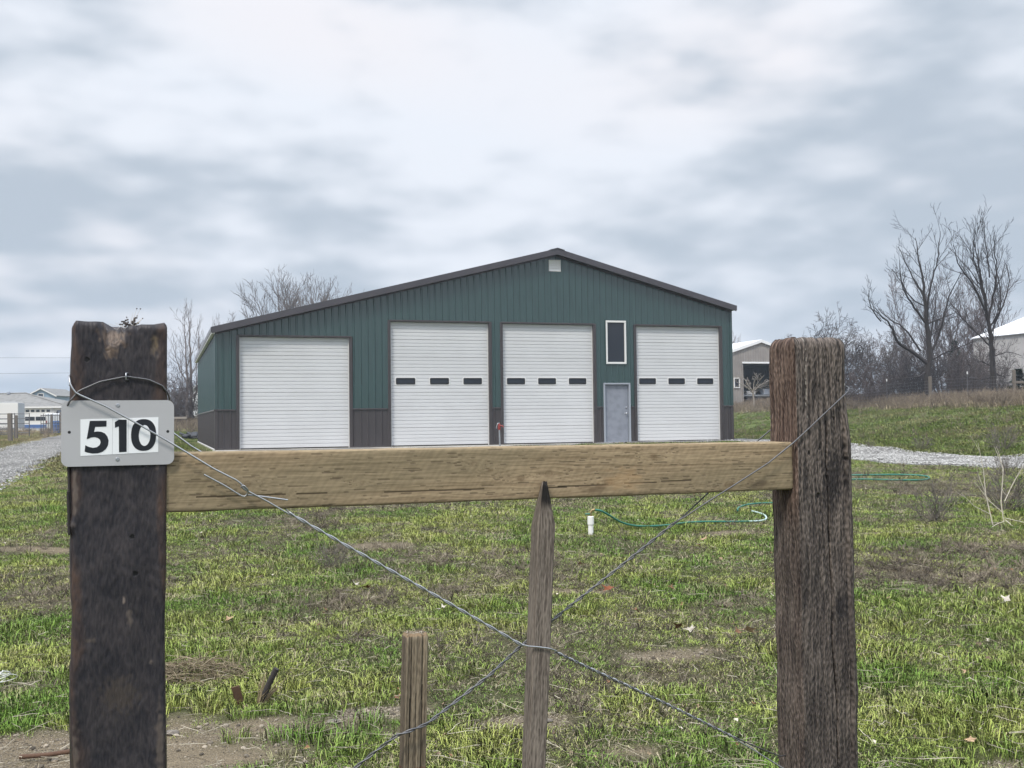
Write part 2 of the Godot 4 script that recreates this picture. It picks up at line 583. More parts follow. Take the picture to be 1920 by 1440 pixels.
func make_grass() -> void:
	var kinds := [tuft(48, 0.09, 0.060, 0.0038, 1.3, 1, 0.5), tuft(44, 0.10, 0.045, 0.0036, 1.7, 2, 0.5), tuft(44, 0.075, 0.10, 0.0038, 1.0, 3, 0.5)]
	var dry := [tuft(30, 0.11, 0.06, 0.0036, 1.7, 4, 0.5), tuft(26, 0.13, 0.04, 0.0036, 2.4, 5, 0.5)]
	var stub := [sprig(5, 0.10, 0.0028, 0.5, 6, 1), sprig(4, 0.14, 0.0026, 0.6, 7, 3), sprig(7, 0.09, 0.0022, 1.4, 8, 4), sprig(3, 0.16, 0.003, 0.4, 9, 1)]
	var gw := [[], [], []]
	var gc := [[], [], []]
	var dw := [[], []]
	var dc := [[], []]
	var sw := [[], [], [], []]
	var sc := [[], [], [], []]
	rng.seed = 11
	var bands := [[2.6, 6.2, 480.0, 0.92], [6.2, 9.5, 400.0, 0.95], [9.5, 14.0, 280.0, 1.05], [14.0, 20.0, 150.0, 1.25], [20.0, 33.0, 70.0, 1.5]]
	for bd in bands:
		var d0: float = bd[0]
		var d1: float = bd[1]
		var half: float = d1 * 0.58 + 1.2
		var count := int((d1 - d0) * half * 2.0 * bd[2])
		for i in count:
			var d := rng.randf_range(d0, d1)
			var x := rng.randf_range(-half, half)
			var pick := rng.randf()
			var turn := rng.randf() * TAU
			var sz := rng.randf_range(0.5, 1.15) + 0.5 * pow(rng.randf(), 5.0)
			if absf(x) > d * 0.58 + 1.1 or gravelled(x, -d):
				continue
			var z := -d
			var l := lush(x, z)
			var b := bare(x, z) if d < 16.0 else 0.0
			if b > 0.3 and pick < 0.55 + 0.44 * b:
				continue
			var s: float = bd[3] * sz
			var y := rough(x, z)
			var tr := Transform3D(Basis(Vector3.UP, turn).scaled(Vector3(s, (0.75 + 0.25 * s) * sz * (0.85 + 0.45 * clampf(l, -0.5, 1.0)), s)), Vector3(x, y, z))
			var green := 0.52 + 0.62 * l
			if pick < green:
				var k := 2 if fb.get_noise_2d(x * 130.0 + 500.0, z * 130.0) > 0.12 and l > 0.0 else int(rng.randf() * 2.0)
				gw[k].append(tr)
				var yl := clampf(0.5 + 1.3 * fb.get_noise_2d(x * 60.0 + 9.0, z * 60.0) + rng.randf_range(-0.25, 0.25), 0.0, 1.0)
				var cc := Color(0.20, 0.35, 0.065).lerp(Color(0.50, 0.56, 0.16), yl)
				if rng.randf() < 0.17:
					cc = cc.lerp(Color(0.46, 0.40, 0.25), 0.7)
				gc[k].append(cc)
			elif pick < green + 0.40 or l < -0.35 and pick < 0.8:
				var k := int(rng.randf() * 2.0)
				dw[k].append(tr)
				var tone := Color(0.58, 0.50, 0.35).lerp(Color(0.15, 0.125, 0.09), clampf(rng.randf() * 1.0 - 0.35 * l, 0.0, 1.0))
				dc[k].append(tone)
			elif rng.randf() < 0.5:
				var k := int(rng.randf() * 4.0)
				sw[k].append(tr)
				sc[k].append(Color(0.055, 0.045, 0.037).lerp(Color(0.40, 0.35, 0.27), pow(rng.randf(), 2.2)))
	for k in 3:
		scatter("grass", ["short green lawn grass in clumps over the field", "low worn grass between the taller clumps", "taller lush grass clumps near the fence brace"][k], kinds[k], M.blade, gw[k], gc[k])
	for k in 2:
		scatter("dry_grass", ["dead straw coloured grass thatch over the field", "flattened dead grass lying on the soil"][k], dry[k], M.weed, dw[k], dc[k])
	for k in 4:
		scatter("weed_stubble", ["short dark cut weed stems", "forked dead weed stems", "spreading wiry dead weeds", "upright single dead stalks"][k] + " scattered through the grass", stub[k], M.weed, sw[k], sc[k])
	# loose straws lying about
	var straw := Shape.new()
	straw.tube(PackedVector3Array([Vector3(-0.5, 0, 0), Vector3(-0.1, 0.008, 0.02), Vector3(0.2, 0.01, -0.02), Vector3(0.5, 0, 0.01)]), PackedFloat32Array([0.006, 0.008, 0.007, 0.003]), 3)
	var tw := []
	var tc := []
	for i in 5200:
		var d := 4.4 + 13.0 * pow(rng.randf(), 1.6)
		var x := rng.randf_range(-1, 1) * (d * 0.53 + 0.8)
		if gravelled(x, -d):
			continue
		var l := 0.04 + 0.20 * rng.randf() * rng.randf()
		tw.append(Transform3D((Basis(Vector3.UP, rng.randf() * TAU) * Basis(Vector3.BACK, rng.randf_range(-0.22, 0.22))).scaled_local(Vector3(l, 0.19, 0.19)), Vector3(x, rough(x, -d) + rng.randf_range(0.02, 0.055), -d)))
		tc.append(Color(0.66, 0.60, 0.48).lerp(Color(0.13, 0.105, 0.08), pow(rng.randf(), 0.8)))
	scatter("straw", "pale dry stalks lying across the grass", straw.mesh(), M.weed, tw, tc)
	# leaf crumbs
	var crumb := Shape.new()
	crumb.tri(Vector3(-0.5, 0, -0.3), Vector3(-0.1, 0.24, 0.4), Vector3(0.1, 0.0, -0.1))
	crumb.tri(Vector3(-0.1, 0.24, 0.4), Vector3(0.6, 0.1, 0.1), Vector3(0.1, 0.0, -0.1))
	crumb.tri(Vector3(0.1, 0.0, -0.1), Vector3(0.5, 0.3, -0.3), Vector3(0.0, 0.2, -0.6))
	var lw := []
	var lc := []
	for i in 420:
		var d := 4.8 + 14.0 * pow(rng.randf(), 1.3)
		var x := rng.randf_range(-1, 1) * (d * 0.53 + 0.8)
		if gravelled(x, -d):
			continue
		lw.append(Transform3D(Basis.from_euler(Vector3(rng.randf_range(-0.6, 0.6), rng.randf() * TAU, rng.randf_range(-0.6, 0.6))).scaled(Vector3.ONE * rng.randf_range(0.014, 0.04)), Vector3(x, rough(x, -d) + 0.04, -d)))
		lc.append([Color(0.30, 0.22, 0.15), Color(0.55, 0.50, 0.42), Color(0.14, 0.10, 0.07), Color(0.22, 0.12, 0.07)][rng.randi() % 4])
	scatter("leaf_litter", "small crumbs of dead leaves among the grass", crumb.mesh(), M.weed, lw, lc)
	# pebbles on the bare sandy patches and stones of the gravel
	var peb := Shape.new()
	peb.lathe([[0.0, -0.3], [0.42, -0.18], [0.5, 0.05], [0.34, 0.27], [0.0, 0.36]], 6)
	var pw := []
	var pc := []
	for i in 20000:
		var e: Array = BARE[i % 5 if i % 2 else i % BARE.size()]
		var x: float = e[0] + e[2] * rng.randf_range(-1.2, 1.2)
		var z: float = e[1] + e[3] * rng.randf_range(-1.3, 1.3)
		if bare(x, z) < 0.4:
			continue
		var s := 0.004 + 0.008 * pow(rng.randf(), 3.0) + (0.03 * rng.randf() if rng.randf() < 0.012 else 0.0)
		pw.append(Transform3D(Basis.from_euler(Vector3(rng.randf(), rng.randf() * TAU, rng.randf())).scaled(Vector3(s, s * 0.7, s * 1.2)), Vector3(x, rough(x, z) + s * 0.1, z)))
		var g := 0.06 + 0.29 * rng.randf()
		pc.append(Color(g, g * 0.86, g * 0.68))
	scatter("pebbles", "coarse sandy grit on the bare soil by the tie posts", peb.mesh(), M.weed, pw, pc)
	pw = []
	pc = []
	for i in 42000:
		var x := 0.0
		var z := 0.0
		if i % 3:
			var k := 1 + rng.randi() % 7
			var f := rng.randf()
			x = lerpf(STRIP[k][0], STRIP[k + 1][0], f) + rng.randf_range(-2.4, 2.4)
			z = lerpf(STRIP[k][1], STRIP[k + 1][1], f) + rng.randf_range(-2.4, 2.4)
			if strip_side(x, z) > 1.04:
				continue
		else:
			var p := along(-6.25 + rng.randf_range(-1.7, 1.7), -22.0 + 44.0 * pow(rng.randf(), 1.4))
			x = p.x
			z = p.y
		var s := rng.randf_range(0.018, 0.05)
		pw.append(Transform3D(Basis.from_euler(Vector3(rng.randf(), rng.randf() * TAU, rng.randf())).scaled(Vector3(s, s * 0.75, s * 1.2)), Vector3(x, rough(x, z) + 0.022, z)))
		var g := rng.randf_range(0.15, 0.50)
		pc.append(Color(g, g * 0.985, g * 0.95))
	scatter("gravel", "crushed pale grey stone on the drive and gravel strip", peb.mesh(), M.weed, pw, pc)
	# the bank, the verge and the far field
	var tall := tuft(26, 0.28, 0.33, 0.011, 1.1, 12, 0.4)
	var low := tuft(34, 0.32, 0.10, 0.013, 1.5, 13, 0.3)
	var wiry := sprig(9, 0.55, 0.007, 1.1, 14, 5)
	var bw := [[], [], []]
	var bc := [[], [], []]
	for i in 76000:
		var d := rng.randf_range(26.0, 92.0)
		var x := rng.randf_range(-0.62, 0.74) * d
		var pick := rng.randf()
		var q := ab(x, -(-d))
		if gravelled(x, -d) or q.x > -0.6 and q.x < 18.9 and q.y > -1.0 and q.y < 17.0:
			continue
		var y := rough(x, -d)
		var s := rng.randf_range(0.7, 1.3)
		var tr := Transform3D(Basis(Vector3.UP, rng.randf() * TAU).scaled(Vector3.ONE * s), Vector3(x, y, -d))
		var patch := fb.get_noise_2d(x * 16.0, d * 16.0)
		var top := step(1.75, 2.08, y + 0.2 * patch) if q.x > 19.0 else 0.0
		if q.x < 19.0 and q.y > 19.0:
			top = step(0.85, 1.3, y + 0.2 * patch)
		if q.x > 19.5 and top < pick and pick > 0.95:
			bw[2].append(tr.scaled_local(Vector3(0.55, 0.35, 0.55)))
			bc[2].append(Color(0.13, 0.105, 0.088).lerp(Color(0.34, 0.28, 0.21), rng.randf()))
			continue
		if top > pick:
			if rng.randf() < 0.55:
				bw[2].append(tr)
				bc[2].append(Color(0.13, 0.105, 0.088).lerp(Color(0.34, 0.28, 0.21), rng.randf()))
			else:
				bw[0].append(tr)
				bc[0].append(Color(0.56, 0.47, 0.32).lerp(Color(0.24, 0.20, 0.145), rng.randf()))
		else:
			bw[1].append(tr)
			var dryness := clampf(0.30 + 0.9 * patch + rng.randf_range(-0.2, 0.2), 0.0, 1.0)
			if q.x < -3.0:
				dryness = clampf(dryness + 0.5, 0.0, 1.0)
			bc[1].append(Color(0.17, 0.25, 0.05).lerp(Color(0.44, 0.39, 0.22), dryness))
	scatter("tall_dry_grass", "tall tan dead grass along the top of the bank", tall, M.weed, bw[0], bc[0])
	scatter("bank_grass", "low green and straw grass on the far bank", low, M.blade, bw[1], bc[1])
	scatter("bank_weeds", "wiry grey brown weeds along the fence on the bank", wiry, M.weed, bw[2], bc[2])
	# weeds gathered in dark patches in the middle distance
	var bush := sprig(12, 0.13, 0.0024, 2.8, 15, 4)
	var ww := []
	var wc := []
	for i in 4200:
		var d := rng.randf_range(8.0, 26.0)
		var x := rng.randf_range(-0.5, 0.52) * d
		if gravelled(x, -d) or lush(x, -d) > -0.08 or rng.randf() > 0.75:
			continue
		ww.append(Transform3D(Basis(Vector3.UP, rng.randf() * TAU).scaled(Vector3.ONE * rng.randf_range(0.5, 1.25)), Vector3(x, rough(x, -d), -d)))
		wc.append(Color(0.12, 0.10, 0.08).lerp(Color(0.42, 0.36, 0.27), rng.randf()))
	for i in 520:                                       # the dark wiry patch right of the brace
		var a := rng.randf() * TAU
		var rr := sqrt(rng.randf())
		var x := 4.6 + cos(a) * rr * 2.2
		var z := -10.0 + sin(a) * rr * 1.7
		ww.append(Transform3D(Basis(Vector3.UP, rng.randf() * TAU).scaled(Vector3.ONE * rng.randf_range(0.5, 1.1)), Vector3(x, rough(x, z), z)))
		wc.append(Color(0.085, 0.07, 0.06).lerp(Color(0.40, 0.34, 0.26), pow(rng.randf(), 2.0)))
	for i in 70:                                        # loose clumps of dead weeds nearer the brace
		var cd := rng.randf_range(5.8, 15.0)
		var cx := rng.randf_range(-0.55, 0.55) * cd
		for j in 9:
			var x := cx + 0.16 * rng.randfn()
			var z := -cd + 0.14 * rng.randfn()
			if bare(x, z) > 0.3:
				continue
			ww.append(Transform3D(Basis(Vector3.UP, rng.randf() * TAU).scaled(Vector3.ONE * rng.randf_range(0.3, 0.8)), Vector3(x, rough(x, z), z)))
			wc.append(Color(0.075, 0.062, 0.05).lerp(Color(0.48, 0.42, 0.32), pow(rng.randf(), 1.8)))
	scatter("dead_weeds", "mats of dark wiry dead weeds in the field", bush, M.weed, ww, wc)

# ---------------------------------------------------------------- the green workshop and the sheds
# Ribbed sheet from x0 to x1; holes are [x0, y0, x1, y1]; to_space maps (along, up, out) to a point.
func ribbed(x0: float, x1: float, low: float, top: Callable, holes: Array, to_space: Callable, pitch := 0.229, rib := 0.02) -> Shape:
	var sh := Shape.new()
	var pts := [x0, x1]
	for h in holes:
		pts.append(h[0])
		pts.append(h[2])
	var off := func(x: float) -> float:
		var f := absf(fposmod(x + pitch * 0.5, pitch) - pitch * 0.5)
		return rib * clampf((0.036 - f) / 0.022, 0.0, 1.0)
	var k := floori(x0 / pitch) - 1
	while k * pitch < x1 + pitch:
		for o in [-0.036, -0.014, 0.014, 0.036]:
			pts.append(k * pitch + o)
		k += 1
	var xs := []
	for p in pts:
		if p >= x0 - 1e-5 and p <= x1 + 1e-5:
			xs.append(p)
	xs.sort()
	for i in xs.size() - 1:
		var xa: float = xs[i]
		var xb: float = xs[i + 1]
		if xb - xa < 1e-4:
			continue
		var mid := (xa + xb) * 0.5
		var cuts := []
		for h in holes:
			if mid > h[0] and mid < h[2]:
				cuts.append([h[1], h[3]])
		cuts.sort_custom(func(p, q): return p[0] < q[0])
		var y := low
		cuts.append([INF, INF])
		for c in cuts:
			var ya: float = minf(c[0], top.call(xa))
			var yb: float = minf(c[0], top.call(xb))
			if maxf(ya, yb) > y + 1e-4:
				sh.quad(to_space.call(xa, y, off.call(xa)), to_space.call(xb, y, off.call(xb)), to_space.call(xb, maxf(yb, y), off.call(xb)), to_space.call(xa, maxf(ya, y), off.call(xa)))
			y = maxf(y, minf(c[1], 1e6))
	return sh

func door_section(w: float, h: float) -> Shape:         # one ribbed leaf of an overhead door, front towards +z
	var sh := Shape.new()
	var prof := [[0.004, -0.012], [0.010, 0.0]]
	for k in 4:
		var y := h * 0.5 + (k - 1.5) * 0.117
		prof.append_array([[y - 0.020, 0.0], [y - 0.004, -0.017], [y + 0.006, -0.017], [y + 0.009, 0.0]])
	prof.append_array([[h - 0.010, 0.0], [h - 0.004, -0.012]])
	for i in prof.size() - 1:
		sh.quad(Vector3(-w / 2, prof[i][0], prof[i][1]), Vector3(w / 2, prof[i][0], prof[i][1]), Vector3(w / 2, prof[i + 1][0], prof[i + 1][1]), Vector3(-w / 2, prof[i + 1][0], prof[i + 1][1]))
	sh.box(Vector3(0, h / 2, -0.035), Vector3(w, h - 0.008, 0.03))
	return sh

func rounded(w: float, h: float, r: float, k := 6) -> PackedVector2Array:
	var p := PackedVector2Array()
	for q in [[1, 1, 0.0], [-1, 1, PI / 2], [-1, -1, PI], [1, -1, PI * 1.5]]:
		for i in k + 1:
			var a: float = q[2] + PI / 2 * i / k
			p.append(Vector2(q[0] * (w / 2 - r) + cos(a) * r, q[1] * (h / 2 - r) + sin(a) * r))
	return p

func ring_prism(outer: PackedVector2Array, inner: PackedVector2Array, z0: float, z1: float) -> Shape:
	var sh := Shape.new()
	var k := outer.size()
	for i in k:
		var a := outer[i]
		var b := outer[(i + 1) % k]
		var c := inner[(i + 1) % k]
		var d := inner[i]
		sh.quad(Vector3(d.x, d.y, z1), Vector3(a.x, a.y, z1), Vector3(b.x, b.y, z1), Vector3(c.x, c.y, z1))
		sh.quad(Vector3(a.x, a.y, z0), Vector3(b.x, b.y, z0), Vector3(b.x, b.y, z1), Vector3(a.x, a.y, z1))
		sh.quad(Vector3(c.x, c.y, z0), Vector3(d.x, d.y, z0), Vector3(d.x, d.y, z1), Vector3(c.x, c.y, z1))
	return sh

func make_workshop() -> void:
	var b := thing("metal_workshop", "dark green ribbed steel workshop with four white overhead doors and brown base", "building", Vector3(-9.294, SLAB, -33.409), TH)
	var W := 18.29
	var DEEP := 16.6
	var BASE := 1.247
	var ridge_x := 11.40
	var roof := func(x: float) -> float:                # top of the roof over the front wall
		return 6.745 - (ridge_x - x) * 0.2516 if x < ridge_x else 6.745 - (x - ridge_x) * 0.2625
	var walltop := func(x: float) -> float: return roof.call(x) - 0.17
	var doors := [[0.728, 4.208, 3.577, 6], [5.579, 8.965, 4.138, 7], [9.469, 12.805, 4.138, 7], [14.461, 17.803, 4.138, 7]]
	var holes := []
	for d in doors:
		holes.append([d[0] - 0.06, -1.0, d[1] + 0.06, d[2] + 0.05])
	holes.append([13.166, -1.0, 14.198, 2.099])
	holes.append([13.282, 2.771, 14.058, 4.304])
	holes.append([11.175, 5.981, 11.615, 6.385])
	var front := func(x: float, y: float, o: float) -> Vector3: return Vector3(x, y, o)
	for k in 20:
		var x0 := W * k / 20.0
		var x1 := W * (k + 1) / 20.0
		var up := ribbed(x0, x1, BASE, walltop, holes, front)
		if up.v.size():
			part("wall_panel", up, M.green, b)
		var lo := ribbed(x0, x1, 0.0, func(_x): return BASE, holes, front)
		if lo.v.size():
			part("wainscot_panel", lo, M.brown, b)
	var eave: float = walltop.call(0.0)
	var side := func(x: float, y: float, o: float) -> Vector3: return Vector3(-o, y, -x)
	for k in 18:
		var x0 := DEEP * k / 18.0
		var x1 := DEEP * (k + 1) / 18.0
		part("wall_panel", ribbed(x0, x1, BASE, func(_x): return eave, [], side), M.green, b)
		part("wainscot_panel", ribbed(x0, x1, 0.0, func(_x): return BASE, [], side), M.brown, b)
	part("right_wall", ribbed(0.0, DEEP, 0.0, func(_x): return walltop.call(W), [], func(x, y, o): return Vector3(W + o, y, -x)), M.green, b)
	part("back_wall", ribbed(0.0, W, 0.0, walltop, [], func(x, y, o): return Vector3(x, y, -DEEP - o)), M.green, b)
	part("floor_slab", boxed(Vector3(W / 2, -0.15, -DEEP / 2), Vector3(W + 0.1, 0.3, DEEP + 0.1)), M.concrete, b)
	# base rail between wainscot and green, set proud, between the openings
	for s in [[-0.02, 0.60], [4.30, 5.45], [9.06, 9.36], [12.90, 13.13], [14.235, 14.34], [17.91, 18.30]]:
		part("wainscot_trim", boxed(Vector3((s[0] + s[1]) / 2, BASE, 0.018), Vector3(s[1] - s[0], 0.05, 0.05), 0.006), M.brown, b)
		part("base_trim", boxed(Vector3((s[0] + s[1]) / 2, 0.02, 0.014), Vector3(s[1] - s[0], 0.045, 0.036), 0.004), M.browntrim, b)
	part("wainscot_trim", boxed(Vector3(-0.018, BASE, -DEEP / 2 - 0.05), Vector3(0.05, 0.05, DEEP - 0.1), 0.006), M.browntrim, b)
	part("base_trim", boxed(Vector3(-0.012, 0.012, -DEEP / 2 - 0.05), Vector3(0.03, 0.03, DEEP - 0.1), 0.004), M.whiteroof, b)
	for c in [[-0.012, 1.0], [W + 0.012, -1.0]]:
		part("corner_trim", boxed(Vector3(c[0] + c[1] * 0.03, (BASE + walltop.call(clampf(c[0], 0, W))) / 2 + 0.012, 0.012), Vector3(0.10, walltop.call(clampf(c[0], 0, W)) - BASE - 0.03, 0.042), 0.008), M.greentrim, b)
		part("corner_trim", boxed(Vector3(c[0] + c[1] * 0.03, BASE / 2 - 0.0, 0.012), Vector3(0.10, BASE - 0.056, 0.042), 0.008), M.browntrim, b)
	part("corner_trim", boxed(Vector3(-0.012, (BASE + eave) / 2 + 0.012, -0.09), Vector3(0.042, eave - BASE - 0.03, 0.10), 0.008), M.greentrim, b)
	part("corner_trim", boxed(Vector3(-0.012, BASE / 2, -0.09), Vector3(0.042, BASE - 0.056, 0.10), 0.008), M.browntrim, b)
	# overhead doors
	for i in 4:
		var d: Array = doors[i]
		var w: float = d[1] - d[0]
		var cx: float = (d[0] + d[1]) / 2
		var od := Node3D.new()
		od.name = "overhead_door"
		b.add_child(od, true)
		od.position = Vector3(cx, 0, -0.10)
		if i == 0:
			od.set_meta("label", "shorter overhead door without windows")
		var n: int = d[3]
		var h: float = (d[2] - 0.03) / n
		var leaf := door_section(w + 0.02, h).mesh()
		for k in n:
			var s := part("door_section", leaf, M.white, od)
			s.position.y = 0.03 + h * k
		part("bottom_seal", boxed(Vector3(0, 0.016, -0.02), Vector3(w, 0.03, 0.035), 0.004), M.rubber, od)
		if i > 0:
			var o: float = [0, 5.77, 9.634, 14.6][i] - d[0]
			var o2: float = d[1] - [0, 8.738, 12.558, 17.562][i]
			var ww := 0.65
			for k in 3:
				var x := lerpf(o + ww / 2, w - o2 - ww / 2, k / 2.0) - w / 2
				var fr := part("window_frame", ring_prism(rounded(ww, 0.215, 0.035), rounded(ww - 0.07, 0.145, 0.02), -0.016, 0.020), M.black, od)
				fr.position = Vector3(x, 2.165, 0)
				var bead := part("window_bead", ring_prism(rounded(ww + 0.07, 0.285, 0.06), rounded(ww, 0.215, 0.035), -0.016, 0.008), M.trimwhite, od)
				bead.position = Vector3(x, 2.165, 0)
				var gl := Shape.new()
				gl.prism(rounded(ww - 0.07, 0.145, 0.02), -0.016, 0.004)
				var pane := part("window_pane", gl, M.glass, od)
				pane.position = Vector3(x, 2.165, 0)
		for s in [-1.0, 1.0]:
			part("weather_strip", boxed(Vector3(s * (w / 2 - 0.012), d[2] / 2, 0.022), Vector3(0.034, d[2], 0.012), 0.003), M.trimwhite, od)
			part("door_jamb", boxed(Vector3(cx + s * (w / 2 + 0.030), d[2] / 2, -0.036), Vector3(0.060, d[2], 0.13), 0.006), M.browntrim, b)
			part("door_jamb", boxed(Vector3(cx + s * (w / 2 + 0.075), d[2] / 2, 0.016), Vector3(0.05, d[2] + 0.08, 0.045), 0.006), M.browntrim, b)
		part("door_header", boxed(Vector3(cx, d[2] + 0.028, -0.034), Vector3(w + 0.10, 0.056, 0.14), 0.006), M.browntrim, b)
	# walk-in door
	var wd := Node3D.new()
	wd.name = "entry_door"
	b.add_child(wd, true)
	wd.set_meta("label", "grey steel walk-in door with lever")
	for s in [[13.196, 1.035, 0.06, 2.07], [14.168, 1.035, 0.06, 2.07], [13.682, 2.07, 1.032, 0.058]]:
		part("door_frame", boxed(Vector3(s[0], s[1], -0.012), Vector3(s[2], s[3] - 0.003, 0.11), 0.006), M.steelframe, wd)
	part("door_leaf", boxed(Vector3(13.682, 1.025, -0.075), Vector3(0.90, 2.02, 0.045), 0.004), M.steel, wd)
	var knob := Shape.new()
	knob.lathe([[0.0, 0.0], [0.036, 0.0], [0.036, 0.012], [0.014, 0.016], [0.014, 0.045], [0.03, 0.05], [0.034, 0.065], [0.022, 0.08], [0.0, 0.082]], 14, Vector3(14.055, 1.02, -0.053), Basis(Vector3.RIGHT, PI / 2))
	knob.box(Vector3(14.01, 1.02, 0.012), Vector3(0.10, 0.022, 0.018), 0.006)
	part("door_handle", knob, M.chrome, wd)
	var bolt := Shape.new()
	bolt.lathe([[0.0, 0.0], [0.032, 0.0], [0.03, 0.02], [0.012, 0.024], [0.0, 0.024]], 14, Vector3(14.055, 1.23, -0.053), Basis(Vector3.RIGHT, PI / 2))
	part("deadbolt", bolt, M.chrome, wd)
	part("threshold", boxed(Vector3(13.682, 0.008, -0.05), Vector3(0.92, 0.014, 0.12), 0.003), M.galv, wd)
	# upper window
	var wn := Node3D.new()
	wn.name = "window"
	b.add_child(wn, true)
	var ww := 0.776
	var wh := 1.533
	wn.position = Vector3(13.67, 3.5375, 0)
	for s in [[0.0, wh / 2 - 0.033, ww, 0.066], [0.0, -wh / 2 + 0.033, ww, 0.066], [-ww / 2 + 0.03, 0.0, 0.06, wh - 0.134], [ww / 2 - 0.03, 0.0, 0.06, wh - 0.134]]:
		part("window_frame", boxed(Vector3(s[0], s[1], 0.012), Vector3(s[2], s[3], 0.07), 0.006), M.trimwhite, wn)
	part("window_pane", boxed(Vector3(0, 0, -0.012), Vector3(ww - 0.12, wh - 0.13, 0.012)), M.glass, wn)
	for s in [[0.0, wh / 2 + 0.018, ww + 0.07, 0.03], [0.0, -wh / 2 - 0.018, ww + 0.07, 0.03], [-ww / 2 - 0.018, 0.0, 0.03, wh], [ww / 2 + 0.018, 0.0, 0.03, wh]]:
		part("window_trim", boxed(Vector3(s[0], s[1], 0.014), Vector3(s[2], s[3], 0.05), 0.004), M.greentrim, wn)
	# gable vent
	var vt := Node3D.new()
	vt.name = "gable_vent"
	b.add_child(vt, true)
	vt.position = Vector3(11.395, 6.183, 0)
	for s in [[0.0, 0.19, 0.44, 0.022], [0.0, -0.19, 0.44, 0.022], [-0.209, 0.0, 0.022, 0.356], [0.209, 0.0, 0.022, 0.356]]:
		part("vent_frame", boxed(Vector3(s[0], s[1], 0.01), Vector3(s[2], s[3], 0.05), 0.003), M.trimwhite, vt)
	for k in 4:
		part("louvre", boxed(Vector3(0, -0.135 + 0.09 * k, 0.0), Vector3(0.395, 0.098, 0.012), 0.002, Basis(Vector3.RIGHT, -0.22)), M.trimwhite, vt)
	# roof
	var front_z := 0.30
	var x_l := -0.13
	var x_r := 18.36
	var slope := func(called: String, xa: float, xb: float, y0: float, y1: float, z0: float, z1: float, m: Material, p: Node) -> void:
		var sh := Shape.new()
		var ra: float = roof.call(xa)
		var rb: float = roof.call(xb)
		var q := [Vector3(xa, ra + y0, z1), Vector3(xb, rb + y0, z1), Vector3(xb, rb + y1, z1), Vector3(xa, ra + y1, z1), Vector3(xa, ra + y0, z0), Vector3(xb, rb + y0, z0), Vector3(xb, rb + y1, z0), Vector3(xa, ra + y1, z0)]
		sh.quad(q[0], q[1], q[2], q[3])
		sh.quad(q[5], q[4], q[7], q[6])
		sh.quad(q[3], q[2], q[6], q[7])
		sh.quad(q[4], q[5], q[1], q[0])
		sh.quad(q[4], q[0], q[3], q[7])
		sh.quad(q[1], q[5], q[6], q[2])
		part(called, sh, m, p)
	for s in [[x_l, ridge_x], [ridge_x, x_r]]:
		slope.call("roof", s[0], s[1], -0.05, -0.006, -DEEP - 0.3, front_z - 0.03, M.roof, b)
		slope.call("fascia", s[0], s[1], -0.205, 0.0, front_z - 0.028, front_z, M.roof, b)
		slope.call("fascia", s[0], s[1], -0.205, 0.0, -DEEP - 0.33, -DEEP - 0.302, M.roof, b)
		slope.call("soffit", maxf(s[0], 0.0), minf(s[1], W), -0.20, -0.18, 0.026, front_z - 0.03, M.browntrim, b)
		slope.call("rake_trim", maxf(s[0], 0.0), minf(s[1], W), -0.25, -0.202, 0.022, 0.05, M.browntrim, b)
	var cap := Shape.new()
	for s in [-1.0, 1.0]:
		cap.box(Vector3(ridge_x + s * 0.13, 6.745 - 0.022, -DEEP / 2), Vector3(0.28, 0.02, DEEP + 0.66), 0.004, Basis(Vector3.BACK, -s * 0.252))
	part("ridge_cap", cap, M.roof, b)
	var ly: float = roof.call(x_l)
	var ry: float = roof.call(x_r)
	part("fascia", boxed(Vector3(x_l - 0.012, ly - 0.08, -DEEP / 2), Vector3(0.022, 0.15, DEEP + 0.6), 0.004), M.roof, b)
	part("gutter", boxed(Vector3(x_l + 0.05, ly - 0.185, -DEEP / 2 - 0.02), Vector3(0.11, 0.055, DEEP + 0.4), 0.01), M.whiteroof, b)
	part("fascia", boxed(Vector3(x_r + 0.012, ry - 0.08, -DEEP / 2), Vector3(0.022, 0.17, DEEP + 0.6), 0.004), M.roof, b)
	# concrete apron before the doors
	var ap := Shape.new()
	ap.box(Vector3(W / 2, -0.075, 0.75), Vector3(W + 0.2, 0.14, 1.4), 0.01)
	var apron := part("concrete_apron", ap, M.concrete, self)
	apron.position = b.position
	apron.rotation.y = TH
	tag(apron, "", "", "", "structure")

